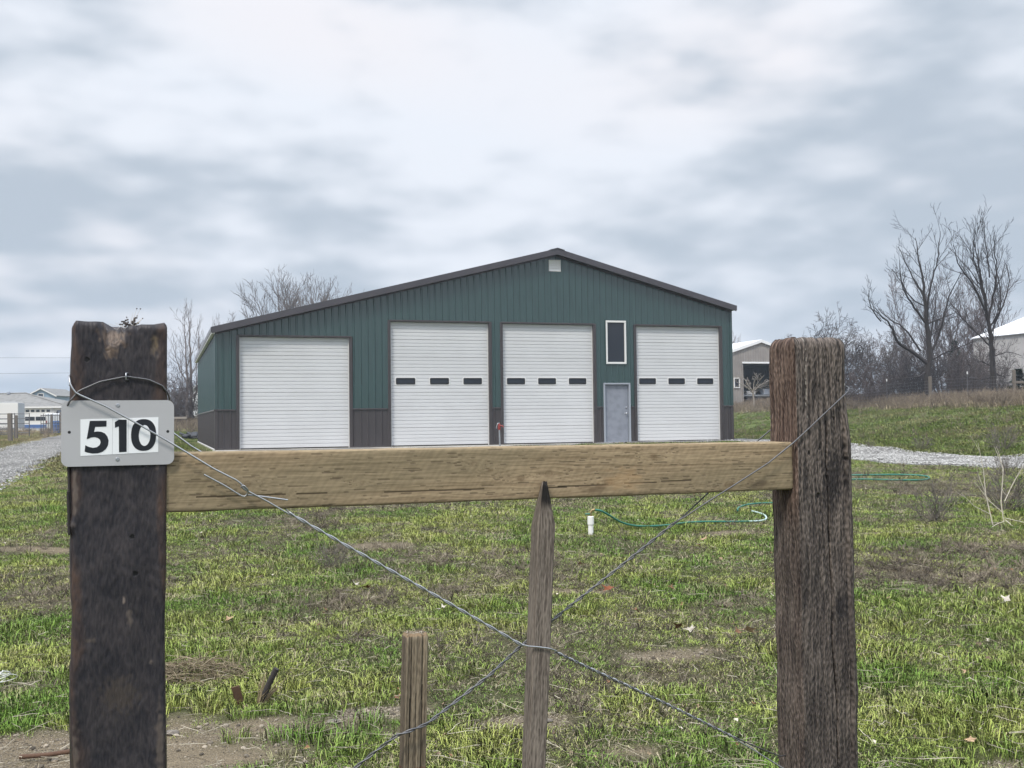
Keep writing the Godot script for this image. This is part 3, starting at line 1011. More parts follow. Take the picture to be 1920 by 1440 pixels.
func shed(called: String, label: String, corner: Vector3, w: float, deep: float, eave: float, rise: float, wallmat: Material, holes: Array, left_only := false) -> Node3D:
	# gable end towards the camera, corner = its front left foot, ridge running back
	var b := thing(called, label, "building", corner, TH)
	var top := func(x: float) -> float: return eave + rise * (1.0 - absf(x - w / 2) / (w / 2))
	var k := 0
	var n := int(w / 0.95)
	if not left_only:
		for i in n:
			var sh := ribbed(w * i / n, w * (i + 1) / n, 0.0, top, holes, func(x, y, o): return Vector3(x, y, o), 0.24, 0.025)
			if sh.v.size():
				part("wall_panel", sh, wallmat, b)
	else:
		part("front_wall", ribbed(0.0, w, 0.0, top, holes, func(x, y, o): return Vector3(x, y, o), 0.3, 0.025), wallmat, b)
	var m := int(deep / 0.95)
	if left_only:
		for i in m:
			part("wall_panel", ribbed(deep * i / m, deep * (i + 1) / m, 0.0, func(_x): return eave, [], func(x, y, o): return Vector3(-o, y, -x), 0.3, 0.025), wallmat, b)
	else:
		part("left_wall", ribbed(0.0, deep, 0.0, func(_x): return eave, [], func(x, y, o): return Vector3(-o, y, -x), 0.3, 0.025), wallmat, b)
	part("right_wall", ribbed(0.0, deep, 0.0, func(_x): return eave, [], func(x, y, o): return Vector3(w + o, y, -x), 0.3, 0.025), wallmat, b)
	part("back_wall", ribbed(0.0, w, 0.0, top, [], func(x, y, o): return Vector3(x, y, -deep - o), 0.3, 0.025), wallmat, b)
	for s in [0, 1]:
		var sh := Shape.new()
		var xa := -0.15 if s == 0 else w / 2
		var xb := w / 2 if s == 0 else w + 0.15
		var ya: float = top.call(xa)
		var yb: float = top.call(xb)
		for q in [[0.0, 0.05, 1], [0.0, 0.0, -1]]:
			var a := Vector3(xa, ya + q[1], 0.15)
			var c := Vector3(xb, yb + q[1], 0.15)
			var d := Vector3(xb, yb + q[1], -deep - 0.15)
			var e := Vector3(xa, ya + q[1], -deep - 0.15)
			if q[2] > 0:
				sh.quad(a, c, d, e)
			else:
				sh.quad(e, d, c, a)
		sh.quad(Vector3(xa, ya, 0.15), Vector3(xb, yb, 0.15), Vector3(xb, yb + 0.05, 0.15), Vector3(xa, ya + 0.05, 0.15))
		part("roof", sh, M.whiteroof, b)
		var tr := Shape.new()
		tr.quad(Vector3(xa, ya - 0.2, 0.17), Vector3(xb, yb - 0.2, 0.17), Vector3(xb, yb + 0.02, 0.17), Vector3(xa, ya + 0.02, 0.17))
		part("rake_trim", tr, M.whiteroof, b)
	return b

func framed_window(b: Node3D, c: Vector3, w: float, h: float, fr: Material, name_ := "window") -> void:
	var n := Node3D.new()
	n.name = name_
	b.add_child(n, true)
	n.position = c
	for s in [[0.0, h / 2 - 0.04, w, 0.08], [0.0, -h / 2 + 0.04, w, 0.08], [-w / 2 + 0.04, 0.0, 0.08, h - 0.162], [w / 2 - 0.04, 0.0, 0.08, h - 0.162]]:
		part("window_frame", boxed(Vector3(s[0], s[1], 0.02), Vector3(s[2], s[3], 0.09), 0.004), fr, n)
	part("window_pane", boxed(Vector3(0, 0, -0.005), Vector3(w - 0.15, h - 0.15, 0.012)), M.glass, n)

func make_sheds() -> void:
	# tan barn beyond the right end of the workshop: gable peak over its middle, 90 m away
	var w := 11.0
	var cor := Vector3(21.06 - w / 2 * cos(TH), 2.55, -90.0 + w / 2 * sin(TH))
	var open_ := [[w / 2 - 1.75, -0.5, w / 2 + 1.9, 3.45], [w / 2 - 2.62, 1.45, w / 2 - 2.12, 2.25]]
	var t := shed("tan_barn", "tan metal barn with open dark doorway beyond the workshop's right end", cor, w, 14.0, 3.75, 1.72, M.tan, open_)
	part("door_track", boxed(Vector3(w / 2 + 0.1, 3.55, 0.07), Vector3(3.9, 0.14, 0.10), 0.01), M.whiteroof, t)
	part("door_jamb", boxed(Vector3(w / 2 - 1.80, 1.7, 0.04), Vector3(0.09, 3.4, 0.06)), M.tan, t)
	framed_window(t, Vector3(w / 2 - 2.37, 1.85, 0.02), 0.56, 0.86, M.trimwhite)
	# trailer parked inside the barn
	var tr := thing("flatbed_trailer", "dark flatbed trailer parked inside the tan barn's doorway", "trailer", cor + Vector3(w / 2 * cos(TH) - 0.4, 0.05, -w / 2 * sin(TH) - 1.6), TH)
	part("deck", boxed(Vector3(0, 0.75, 0), Vector3(3.0, 0.14, 1.8), 0.02), M.galv, tr)
	part("side_rail", boxed(Vector3(0, 1.15, -0.85), Vector3(3.0, 0.08, 0.06)), M.oldwire, tr)
	for x in [-0.8, 0.1]:
		var wh := Shape.new()
		wh.lathe([[0.0, -0.1], [0.2, -0.1], [0.33, -0.09], [0.35, 0.0], [0.33, 0.09], [0.2, 0.1], [0.0, 0.1]], 14, Vector3(x, 0.35, 0.8), Basis(Vector3.RIGHT, PI / 2))
		part("wheel", wh, M.rubber, tr)
	part("toolbox", boxed(Vector3(1.1, 1.1, 0.2), Vector3(0.6, 0.5, 0.6), 0.03), M.steelframe, tr)
	part("load", boxed(Vector3(-0.5, 1.0, 0.3), Vector3(0.9, 0.3, 0.7), 0.05), M.shedwhite, tr)
	# white shed at the right edge; its front left corner is out of the frame, the far left corner shows
	var far := Vector3(33.85, 2.2, -78.0)
	var deep := 20.0
	var c2 := far + Vector3(sin(TH) * deep, 0, cos(TH) * deep)
	shed("white_shed", "long white metal shed behind the second bare tree at the field's edge", c2, 14.0, deep, 4.9, 2.35, M.shedwhite, [], true)
	# a pale shed glimpsed through the trees left of the workshop
	shed("pale_shed", "pale shed glimpsed through bare trees left of the workshop", Vector3(-31.2, 1.5, -104.0), 6.0, 8.0, 3.6, 1.2, M.whiteroof, [], true)

func hip_house() -> void:
	# hip-roofed house at the end of the drive
	var o := Vector3(-63.0, 0.95, -115.0)
	var b := thing("grey_roofed_house", "low house with grey hip roof and white garage door at the drive's end", "house", o)
	var W := 15.0
	var D := 9.4
	var H := 2.62
	var wl := Shape.new()
	wl.box(Vector3(W / 2, H / 2, -D / 2), Vector3(W, H, D))
	part("wall", wl, M.siding, b)
	var e := 0.35
	var r := Shape.new()
	var rl := Vector3(D / 2, H + 1.52, -D / 2)
	var rr := Vector3(8.4, H + 1.57, -D / 2)
	var a := Vector3(-e, H - 0.06, e)
	var c := Vector3(W + e, H - 0.06, e)
	var d := Vector3(W + e, H - 0.06, -D - e)
	var f := Vector3(-e, H - 0.06, -D - e)
	r.quad(a, c, rr, rl)
	r.tri(c, d, rr)
	r.quad(d, f, rl, rr)
	r.tri(f, a, rl)
	r.quad(f, d, c, a)
	var roof := part("roof", r, M.shingle, b)
	var rg := Shape.new()
	rg.tube(PackedVector3Array([rl + Vector3(0, 0.02, 0), rr + Vector3(0, 0.02, 0)]), PackedFloat32Array([0.09, 0.09]), 5, true)
	rg.tube(PackedVector3Array([c + Vector3(0, 0.02, 0), rr + Vector3(0, 0.02, 0)]), PackedFloat32Array([0.09, 0.09]), 5, true)
	part("ridge_shingles", rg, M.shingle, roof)
	part("roof_vent", boxed(Vector3(6.6, H + 1.62, -D / 2 + 0.3), Vector3(0.3, 0.3, 0.3), 0.05), M.steelframe, roof)
	part("fascia", boxed(Vector3(W / 2, H - 0.10, e + 0.012), Vector3(W + 2 * e, 0.16, 0.02)), M.trimwhite, b)
	var gx := 11.85
	var g := Node3D.new()
	g.name = "garage_door"
	b.add_child(g, true)
	g.position = Vector3(gx, 0, 0.02)
	for k in 4:
		part("door_section", boxed(Vector3(0, 0.32 + 0.605 * k, 0.01), Vector3(3.1, 0.585, 0.05), 0.012), M.trimwhite, g)
	for k in 5:
		part("window_pane", boxed(Vector3(-1.1 + 0.56 * k, 2.14, 0.045), Vector3(0.36, 0.25, 0.02), 0.004), M.glass, g)
	part("door_frame", boxed(Vector3(1.68, 1.08, 0.03), Vector3(0.18, 2.2, 0.08), 0.01), M.trimwhite, b).position = Vector3(gx, 0, 0)
	part("porch_recess", boxed(Vector3(14.35, 1.15, 0.012), Vector3(0.9, 2.1, 0.03)), M.steel, b)
	part("porch_lamp", boxed(Vector3(13.95, 1.9, 0.10), Vector3(0.14, 0.3, 0.14), 0.03), M.black, b)
	part("porch_post", boxed(Vector3(14.85, 1.25, 0.25), Vector3(0.12, 2.5, 0.12), 0.01), M.trimwhite, b)
	# blue gabled house behind it
	var h2 := thing("blue_house", "blue gabled house with white framed attic window behind the grey roof", "house", Vector3(-69.2, 1.7, -152.0))
	var top := func(x: float) -> float: return 4.05 + 1.05 * (1.0 - absf(x - 2.1) / 2.1)
	var wl2 := Shape.new()
	wl2.prism(PackedVector2Array([Vector2(0.25, 0), Vector2(3.95, 0), Vector2(3.95, 4.05), Vector2(2.1, 5.0), Vector2(0.25, 4.05)]), -8.0, 0.0)
	part("wall", wl2, M.bluesiding, h2)
	for s in [-1.0, 1.0]:
		var rf := Shape.new()
		rf.box(Vector3(2.1 + s * 1.12, 4.56, -4.0), Vector3(2.55, 0.08, 8.6), 0.01, Basis(Vector3.BACK, -s * 0.464))
		part("roof", rf, M.shingle, h2)
		part("rake_trim", boxed(Vector3(2.1 + s * 1.12, 4.50, 0.33), Vector3(2.55, 0.14, 0.04), 0.0, Basis(Vector3.BACK, -s * 0.464)), M.trimwhite, h2)
	framed_window(h2, Vector3(2.0, 4.1, 0.02), 0.85, 0.6, M.trimwhite)

func make_left_yard() -> void:
	# white box trailer
	var t := thing("box_trailer", "white box trailer with grey end parked by the house", "trailer", Vector3(-44.6, 0.92, -88.0), 0.22)
	part("body", boxed(Vector3(0.7, 1.46, 0), Vector3(6.2, 2.1, 2.3), 0.03), M.trimwhite, t)
	part("end_panel", boxed(Vector3(3.815, 1.46, 0), Vector3(0.02, 2.06, 2.2), 0.005), M.steelframe, t)
	part("roof_rail", boxed(Vector3(0.7, 2.54, 1.1), Vector3(6.2, 0.08, 0.06), 0.01), M.galv, t)
	for x in [1.0, 1.9]:
		var wh := Shape.new()
		wh.lathe([[0.0, -0.1], [0.2, -0.1], [0.33, -0.09], [0.36, 0.0], [0.33, 0.09], [0.2, 0.1], [0.0, 0.1]], 14, Vector3(x, 0.35, 1.12), Basis(Vector3.RIGHT, PI / 2))
		part("wheel", wh, M.rubber, t)
	# white van seen from behind beyond the gate
	var v := thing("white_van", "white van with dark rear windows and blue lower panel behind the gate", "van", Vector3(-41.6, 0.94, -93.0))
	var body := Shape.new()
	body.prism(PackedVector2Array([Vector2(-1.05, 0.3), Vector2(1.05, 0.3), Vector2(1.08, 0.9), Vector2(0.98, 1.55), Vector2(0.85, 1.66), Vector2(-0.85, 1.66), Vector2(-0.98, 1.55), Vector2(-1.08, 0.9)]), -4.0, 0.0)
	part("body", body, M.trimwhite, v)
	for x in [-0.46, 0.46]:
		part("rear_window", boxed(Vector3(x, 1.18, 0.012), Vector3(0.84, 0.34, 0.02), 0.005), M.glass, v)
		part("taillight", boxed(Vector3(x * 2.14, 0.85, 0.012), Vector3(0.1, 0.3, 0.03), 0.008), M.taillamp, v)
		var wh := Shape.new()
		wh.lathe([[0.0, -0.1], [0.2, -0.1], [0.3, -0.09], [0.32, 0.0], [0.3, 0.09], [0.2, 0.1], [0.0, 0.1]], 14, Vector3(x * 2.0, 0.32, -0.7), Basis(Vector3.BACK, PI / 2))
		part("wheel", wh, M.rubber, v)
	part("lower_panel", boxed(Vector3(0, 0.50, 0.012), Vector3(2.0, 0.32, 0.03), 0.01), M.blueplastic, v)
	part("bumper", boxed(Vector3(0, 0.30, 0.06), Vector3(2.0, 0.12, 0.14), 0.03), M.steelframe, v)
	# silver suv
	var s := thing("silver_suv", "silver sport utility car parked beside the house's porch", "car", Vector3(-46.95, 0.96, -111.0), 0.08)
	var sb := Shape.new()
	sb.prism(PackedVector2Array([Vector2(-0.92, 0.32), Vector2(0.92, 0.32), Vector2(0.95, 0.75), Vector2(0.92, 1.0), Vector2(0.74, 1.62), Vector2(0.6, 1.72), Vector2(-0.6, 1.72), Vector2(-0.74, 1.62), Vector2(-0.92, 1.0), Vector2(-0.95, 0.75)]), -4.4, 0.0)
	part("body", sb, M.silver, s)
	var rw := Shape.new()
	rw.prism(PackedVector2Array([Vector2(-0.78, 1.05), Vector2(0.78, 1.05), Vector2(0.66, 1.55), Vector2(-0.66, 1.55)]), 0.0, 0.02)
	part("rear_window", rw, M.glass, s)
	for x in [-0.82, 0.82]:
		part("taillight", boxed(Vector3(x, 0.95, 0.014), Vector3(0.14, 0.3, 0.03), 0.01), M.taillamp, s)
		var wh := Shape.new()
		wh.lathe([[0.0, -0.11], [0.22, -0.11], [0.34, -0.1], [0.36, 0.0], [0.34, 0.1], [0.22, 0.11], [0.0, 0.11]], 14, Vector3(x, 0.36, -0.8), Basis(Vector3.BACK, PI / 2))
		part("wheel", wh, M.rubber, s)
	part("bumper", boxed(Vector3(0, 0.45, 0.06), Vector3(1.8, 0.24, 0.14), 0.04), M.rubber, s)
	part("licence_plate", boxed(Vector3(0, 0.78, 0.014), Vector3(0.3, 0.15, 0.02)), M.trimwhite, s)
	# posts, pipe panels and the gate by the drive
	for p in [[-24.75, -52.6, 1.50, 0.10, "stout grey wooden gate post, nearest of the posts beside the drive"], [-27.1, -58.3, 1.42, 0.075, "slim grey wooden post just behind the stout gate post"], [-33.8, -80.0, 1.65, 0.10, "dark wooden post at the far end of the pipe gate"], [-31.3, -72.5, 1.5, 0.05, "thin leaning wooden post beside the pipe gate's near end"]]:
		var y := rough(p[0], p[1])
		var o := part("wooden_post", timber(p[3], p[3] * 0.9, p[2], 0.02, 24, 10, func(_a, _h): return 0.0), M.greywood, self)
		o.position = Vector3(p[0], y - 0.1, p[1])
		o.rotation.z = 0.02
		tag(o, p[4], "post", "", "thing")
	for g in [[Vector3(-29.8, 0, -56.0), Vector3(-26.6, 0, -57.0), "dark pipe corral panel left of the gate posts, nearer panel", 5], [Vector3(-33.2, 0, -62.0), Vector3(-27.4, 0, -60.5), "long dark pipe corral panel running behind the grey posts", 5]]:
		var a: Vector3 = g[0]
		var c: Vector3 = g[1]
		a.y = rough(a.x, a.z) + 0.08
		c.y = rough(c.x, c.z) + 0.08
		var n := thing("corral_panel", g[2], "corral panel", (a + c) / 2, 0.0, "pipe panels beside the drive")
		var d := (c - a) / 2
		for k in g[3]:
			part("rail", piped([-d + Vector3(0, 0.2 + 0.27 * k, 0), d + Vector3(0, 0.2 + 0.27 * k, 0)], 0.022, 5), M.oldwire, n)
		for f in [-1.0, -0.33, 0.33, 1.0]:
			part("upright", piped([d * f, d * f + Vector3(0, 1.32, 0)], 0.026, 5), M.oldwire, n)
	var ga := Vector3(-31.6, 0, -71.5)
	var gc := Vector3(-33.4, 0, -79.0)
	ga.y = rough(ga.x, ga.z) + 0.05
	gc.y = rough(gc.x, gc.z) + 0.05
	var gt := thing("pipe_gate", "dark pipe gate with many uprights in front of the white van", "gate", (ga + gc) / 2)
	var gd := (gc - ga) / 2
	for yy in [0.15, 0.75, 1.30]:
		part("rail", piped([-gd + Vector3(0, yy, 0), gd + Vector3(0, yy, 0)], 0.028, 5), M.oldwire, gt)
	for k in 10:
		part("upright", piped([gd * (-1.0 + 2.0 * k / 9.0) + Vector3(0, 0.05, 0), gd * (-1.0 + 2.0 * k / 9.0) + Vector3(0, 1.36 + 0.06 * (k % 2), 0)], 0.024, 5), M.oldwire, gt)
	var dr := thing("blue_drum", "blue plastic drum standing by the pipe gate's far end", "barrel", Vector3(-34.4, rough(-34.4, -80.5), -80.5))
	var db := Shape.new()
	db.lathe([[0.0, 0.0], [0.27, 0.0], [0.29, 0.04], [0.29, 0.28], [0.305, 0.30], [0.305, 0.33], [0.29, 0.35], [0.29, 0.58], [0.305, 0.6], [0.305, 0.63], [0.29, 0.65], [0.28, 0.9], [0.25, 0.93], [0.0, 0.93]], 18)
	part("drum_body", db, M.blueplastic, dr)
	part("bung", boxed(Vector3(0.12, 0.94, 0.05), Vector3(0.07, 0.03, 0.07), 0.01), M.black, dr)
	# power lines
	for k in 2:
		var pts := []
		var base := [Vector3(-112, 13.2, -168), Vector3(-63, 12.6, -176)] if k == 0 else [Vector3(-112, 10.4, -168), Vector3(-63, 10.2, -176)]
		for i in 25:
			var f := i / 24.0
			pts.append(base[0].lerp(base[1], f) - Vector3(0, 1.2 * f * (1.0 - f), 0))
		tag(part("power_line", piped(pts, 0.022, 4), M.oldwire, self), ["higher of two thin power lines across the sky at far left", "lower of two thin power lines across the sky at far left"][k], "power line", "power lines beyond the house", "thing")

# ---------------------------------------------------------------- trees
func grow(sh: Shape, p: Vector3, d: Vector3, l: float, r: float, depth: int, o: Dictionary, g: RandomNumberGenerator) -> void:
	var n := 4 if depth >= 2 else 3
	var pts := PackedVector3Array([p])
	var rad := PackedFloat32Array([r])
	var dir := d
	var q := p
	for i in n:
		dir = (dir + Vector3(g.randfn(), g.randfn(), g.randfn()) * o.wiggle + Vector3.UP * o.up).normalized()
		q += dir * l / n
		pts.append(q)
		rad.append(maxf(o.thin, r * (1.0 - 0.75 * (i + 1.0) / n)))
	sh.tube(pts, rad, 5 if r > 0.03 else 3)
	if depth <= 0:
		return
	clothe(sh, pts, rad, l, depth, o, g, o.from)

func clothe(sh: Shape, pts: PackedVector3Array, rad: PackedFloat32Array, l: float, depth: int, o: Dictionary, g: RandomNumberGenerator, from: float) -> void:
	var kids: int = maxi(2, int(l * o.per_m[depth] * g.randf_range(0.8, 1.2)))
	for k in kids:
		var f := from + (1.0 - from) * (k + g.randf()) / kids
		var i := mini(int(f * (pts.size() - 1)), pts.size() - 2)
		var t := f * (pts.size() - 1) - i
		var s := pts[i].lerp(pts[i + 1], t)
		var ax := (pts[i + 1] - pts[i]).normalized()
		var pr := ax.cross(Vector3(g.randfn(), g.randfn(), g.randfn())).normalized()
		var an: float = g.randf_range(o.angle * 0.6, o.angle * 1.3)
		var cd := ax * cos(an) + pr * sin(an)
		var cl: float = clampf(l * g.randf_range(0.28, 0.55) * (1.15 - 0.55 * f), o.least, o.most)
		grow(sh, s, cd, cl, maxf(o.thin, minf(rad[i] * 0.6, cl * 0.014)), depth - 1, o, g)

func limb_tree(called: String, label: String, at: Vector3, trunk: Array, limbs: Array, o: Dictionary, tm: Material, cm: Material, sd: int, group := "") -> Node3D:
	# trunk: [x, y, z, radius] up the stem; limbs the same, from the stem out
	var n := thing(called, label, "tree", at, 0.0, group)
	var g := RandomNumberGenerator.new()
	g.seed = sd
	var ts := Shape.new()
	var cs := Shape.new()
	for li in [trunk] + limbs:
		var p := []
		var r := []
		for q in li:
			p.append(Vector3(q[0], q[1], q[2]))
			r.append(q[3])
		var cv := curve(p, 0.3)
		var rr := PackedFloat32Array()
		var pp := PackedVector3Array()
		var total := 0.0
		for i in cv.size():
			var f := float(i) / (cv.size() - 1) * (r.size() - 1)
			var k := mini(int(f), r.size() - 2)
			rr.append(lerpf(r[k], r[k + 1], f - k))
			pp.append(cv[i] + (Vector3(g.randfn(), g.randfn(), g.randfn()) * 0.02 if i > 0 else Vector3.ZERO))
			if i: total += pp[i].distance_to(pp[i - 1])
		(ts if li == trunk else cs).tube(pp, rr, 8 if li == trunk else 6)
		clothe(cs, pp, rr, total, o.depth, o, g, o.bare if li == trunk else 0.12)
	part("trunk", ts, tm, n)
	part("crown", cs, cm, n)
	return n

func stems_bush(called: String, label: String, at: Vector3, count: int, h: float, spread: float, o: Dictionary, m: Material, sd: int, r0 := 0.03, cat := "shrub", group := "") -> Node3D:
	var n := thing(called, label, cat, at, 0.0, group)
	var g := RandomNumberGenerator.new()
	g.seed = sd
	var st := Shape.new()
	var tw := Shape.new()
	for i in count:
		var a := g.randf() * TAU
		var d := Vector3(cos(a) * spread * g.randf(), 1.0, sin(a) * spread * g.randf()).normalized()
		var l := h * g.randf_range(0.6, 1.05)
		var p := PackedVector3Array([Vector3(cos(a), 0, sin(a)) * 0.12 * spread * h * g.randf() + Vector3(0, -0.05, 0)])
		var r := PackedFloat32Array([r0])
		var q := p[0]
		for k in 5:
			d = (d + Vector3(g.randfn(), g.randfn() * 0.5, g.randfn()) * o.wiggle + Vector3.UP * o.up).normalized()
			q += d * l / 5.0
			p.append(q)
			r.append(maxf(o.thin, r0 * (1.0 - 0.17 * (k + 1))))
		st.tube(p, r, 4)
		clothe(tw, p, r, l, o.depth, o, g, o.bare)
	part("stems", st, m, n)
	part("twigs", tw, m, n)
	return n

func make_trees() -> void:
	var u := 0.0266
	var L := func(px: Array, bx: float, by: float, k: float, z: float, r0: float, r1: float) -> Array:
		var out := []
		for i in px.size():
			var f := float(i) / (px.size() - 1)
			out.append([(px[i][0] - bx) * k, (by - px[i][1]) * k, z * f * f, lerpf(r0, r1, f)])
		return out
	# first large bare tree: heavy low limbs reaching left
	var o := {"wiggle": 0.08, "up": 0.08, "thin": 0.0062, "from": 0.2, "angle": 0.62, "per_m": [0, 5.0, 3.8, 2.1], "least": 0.22, "most": 1.6, "depth": 3, "bare": 0.3}
	var tk: Array = L.call([[1742, 758], [1741, 715], [1745, 672], [1746, 637], [1742, 590], [1739, 543], [1736, 497], [1729, 465], [1724, 420]], 1742, 756, u, 0.0, 0.21, 0.015)
	var limbs := []
	for q in [[[[1742, 592], [1748, 532], [1759, 485], [1765, 412]], 0.6, 0.07], [[[1739, 592], [1716, 561], [1689, 520], [1678, 470]], 0.9, 0.07], [[[1734, 530], [1722, 510], [1710, 476], [1698, 434]], -0.7, 0.05],
		[[[1742, 675], [1710, 651], [1678, 631], [1666, 604], [1640, 581], [1608, 563]], 1.3, 0.11], [[[1650, 589], [1634, 572], [1620, 548], [1614, 531]], 1.0, 0.035], [[[1728, 650], [1701, 607], [1675, 584], [1657, 560]], -1.0, 0.06],
		[[[1745, 662], [1765, 619], [1777, 567], [1789, 526], [1803, 491]], 0.8, 0.08], [[[1748, 668], [1783, 651], [1826, 634]], 0.5, 0.05], [[[1745, 595], [1780, 581], [1821, 566]], -0.8, 0.04], [[[1743, 690], [1720, 702], [1690, 704], [1650, 712]], 1.2, 0.045],
		[[[1745, 640], [1757, 590], [1772, 540], [1776, 500]], -1.4, 0.05], [[[1740, 560], [1712, 540], [1700, 505], [1690, 478]], -1.2, 0.04]]:
		limbs.append(L.call(q[0], 1742, 756, u, q[1], q[2], 0.014))
	limb_tree("bare_tree", "large bare tree with heavy low limbs reaching left over the thicket", Vector3(22.26, 2.14, -57.0), tk, limbs, o, M.bark, M.twig, 5, "large bare trees on the bank")
	# second: straight stem, denser upswept crown
	var o2 := {"wiggle": 0.07, "up": 0.13, "thin": 0.006, "from": 0.2, "angle": 0.5, "per_m": [0, 5.0, 4.0, 2.3], "least": 0.22, "most": 1.7, "depth": 3, "bare": 0.2}
	u = 0.0243
	tk = L.call([[1866, 756], [1865, 715], [1864, 672], [1860, 613], [1853, 555], [1844, 497], [1838, 455], [1832, 424]], 1866, 752, u, 0.0, 0.17, 0.014)
	limbs = []
	for q in [[[[1857, 590], [1865, 545], [1870, 520], [1867, 467], [1856, 424]], 0.8, 0.06], [[[1862, 500], [1858, 450], [1850, 415], [1847, 392]], 0.4, 0.035], [[[1855, 572], [1826, 511], [1797, 476], [1783, 435]], 0.5, 0.06], [[[1858, 600], [1894, 543], [1906, 500], [1908, 470]], -0.6, 0.05],
		[[[1864, 680], [1840, 668], [1815, 676]], 0.6, 0.03], [[[1864, 660], [1890, 650], [1912, 660]], 0.5, 0.03], [[[1862, 640], [1830, 605], [1806, 570], [1795, 540]], -1.0, 0.045], [[[1848, 520], [1815, 470], [1806, 440]], -0.9, 0.03], [[[1864, 690], [1885, 700], [1905, 695]], -0.4, 0.025], [[[1864, 700], [1838, 706], [1818, 700]], -0.5, 0.022],
		[[[1860, 615], [1882, 570], [1890, 520], [1886, 450]], -0.9, 0.045], [[[1852, 550], [1838, 500], [1822, 450], [1815, 415]], 1.2, 0.04]]:
		limbs.append(L.call(q[0], 1866, 752, u, q[1], q[2], 0.013))
	limb_tree("bare_tree", "bare tree with a straight dark stem in front of the white shed", Vector3(23.53, 2.1, -52.0), tk, limbs, o2, M.bark, M.twig, 6, "large bare trees on the bank")
	# rounder trees and the thicket behind them
	var ob := {"wiggle": 0.10, "up": 0.07, "thin": 0.010, "from": 0.15, "angle": 0.5, "per_m": [0, 5.0, 3.6, 2.0], "least": 0.3, "most": 2.2, "depth": 3, "bare": 0.15}
	var big := stems_bush("multi_stem_tree", "round many-stemmed bare tree rising behind the white shed's roof", Vector3(34.0, 2.3, -84.0), 11, 9.0, 0.55, ob, M.purpletwig, 21, 0.07, "tree", "round bare trees beyond the fence")
	copy(big, Vector3(39.5, 2.3, -92.0), 2.0, "round bare tree at the frame's right edge, farther than its neighbour", 0.95)
	copy(big, Vector3(32.0, 2.2, -88.0), 4.0, "lower round bare tree between the thicket and the first large tree", 0.62)
	var od := {"wiggle": 0.16, "up": 0.03, "thin": 0.0085, "from": 0.1, "angle": 0.7, "per_m": [0, 6.0, 5.0, 2.6], "least": 0.2, "most": 1.3, "depth": 3, "bare": 0.05}
	var protos := []
	for k in 3:
		protos.append(stems_bush("thicket_shrub", "", Vector3.ZERO, 16, 3.9 + 0.5 * k, 1.0, od, [M.purpletwig, M.twig, M.greytwig][k], 30 + k, 0.025, "shrub", "bare shrubs of the thicket along the fence"))
	var spots := [[18.9, -64.0, 0, 0.85], [20.1, -66.5, 1, 1.0], [21.6, -63.2, 2, 0.85], [22.9, -66.8, 0, 0.9], [24.4, -64.2, 1, 0.75], [25.7, -66.4, 2, 0.8], [27.2, -65.0, 0, 0.8], [28.6, -67.4, 1, 0.75], [21.4, -72.0, 2, 1.2], [19.4, -68.5, 1, 0.8], [29.8, -65.3, 2, 0.7], [21.9, -71.0, 1, 1.1], [23.2, -61.0, 1, 0.6], [26.2, -61.5, 2, 0.62], [20.0, -60.9, 0, 0.62], [31.0, -70.0, 0, 1.0]]
	var words := ["tall bare shrub right behind the right tie post's shoulder", "dense bare shrub left of the large tree's far limb tip", "grey bare shrub in front of the thicket, left part", "bare shrub below the large tree's longest low limb", "low bare shrub left of the large tree's trunk", "grey bare shrub just left of the large tree's foot", "bare shrub just right of the large tree's foot", "bare shrub between the large tree and the dark conifer", "tallest grey shrub standing back in the thicket", "brown shrub at the thicket's left end, partly behind the tie post", "low grey shrub beside the white shed's far corner", "brown shrub standing back behind the large tree's low limb", "knee-high brown shrub at the fence left of the large tree", "knee-high grey shrub at the fence right of the large tree", "knee-high purplish shrub at the fence near the tie post", "purplish shrub beside the dark conifer"]
	for i in spots.size():
		var s: Array = spots[i]
		var at := Vector3(s[0], rough(s[0], s[1]) - 0.05, s[1])
		var p: Node3D = protos[s[2]]
		if i < 3:
			p.position = at
			p.scale = Vector3.ONE * s[3]
			p.set_meta("label", words[i])
			protos[i] = p
		else:
			copy(p, at, i * 1.7, words[i], s[3])
	# conifers
	for e in [[Vector3(30.8, 2.4, -74.0), 4.3, 1.3, "dark evergreen standing in the thicket beside the white shed"], [Vector3(25.9, 2.1, -54.5), 1.75, 0.75, "small round dark evergreen before the white shed at right edge"]]:
		var n := thing("evergreen", e[3], "tree", e[0], 0.0, "dark evergreens near the white shed")
		var g := RandomNumberGenerator.new()
		g.seed = int(e[1] * 100)
		var ts := piped([Vector3(0, -0.1, 0), Vector3(0, e[1] * 0.9, 0)], 0.07)
		part("trunk", ts, M.bark, n)
		var cs := Shape.new()
		for i in 2600:
			var f := pow(g.randf(), 0.8)
			var rr: float = e[2] * (1.0 - f) * (0.75 + 0.35 * sin(f * 40.0 + g.randf())) + 0.08
			var a := g.randf() * TAU
			var rad := rr * sqrt(g.randf_range(0.25, 1.0))
			var c := Vector3(cos(a) * rad, e[1] * (0.03 + 0.97 * f) - rad * 0.2, sin(a) * rad)
			var out := Vector3(cos(a), g.randf_range(-0.3, 0.5), sin(a)).normalized() * g.randf_range(0.08, 0.2)
			var sd := Vector3(-sin(a), g.randf_range(-0.5, 0.5), cos(a)) * 0.035
			var b := g.randf_range(0.6, 1.3)
			cs.col = Color(0.022 * b, 0.040 * b, 0.018 * b)
			cs.tri(c - sd, c + sd, c + out)
		part("crown", cs, M.ever, n)
	# little orchard tree before the tan barn
	var of := {"wiggle": 0.2, "up": 0.02, "thin": 0.011, "from": 0.1, "angle": 0.75, "per_m": [0, 7.0, 6.0, 3.0], "least": 0.18, "most": 0.9, "depth": 3, "bare": 0.45}
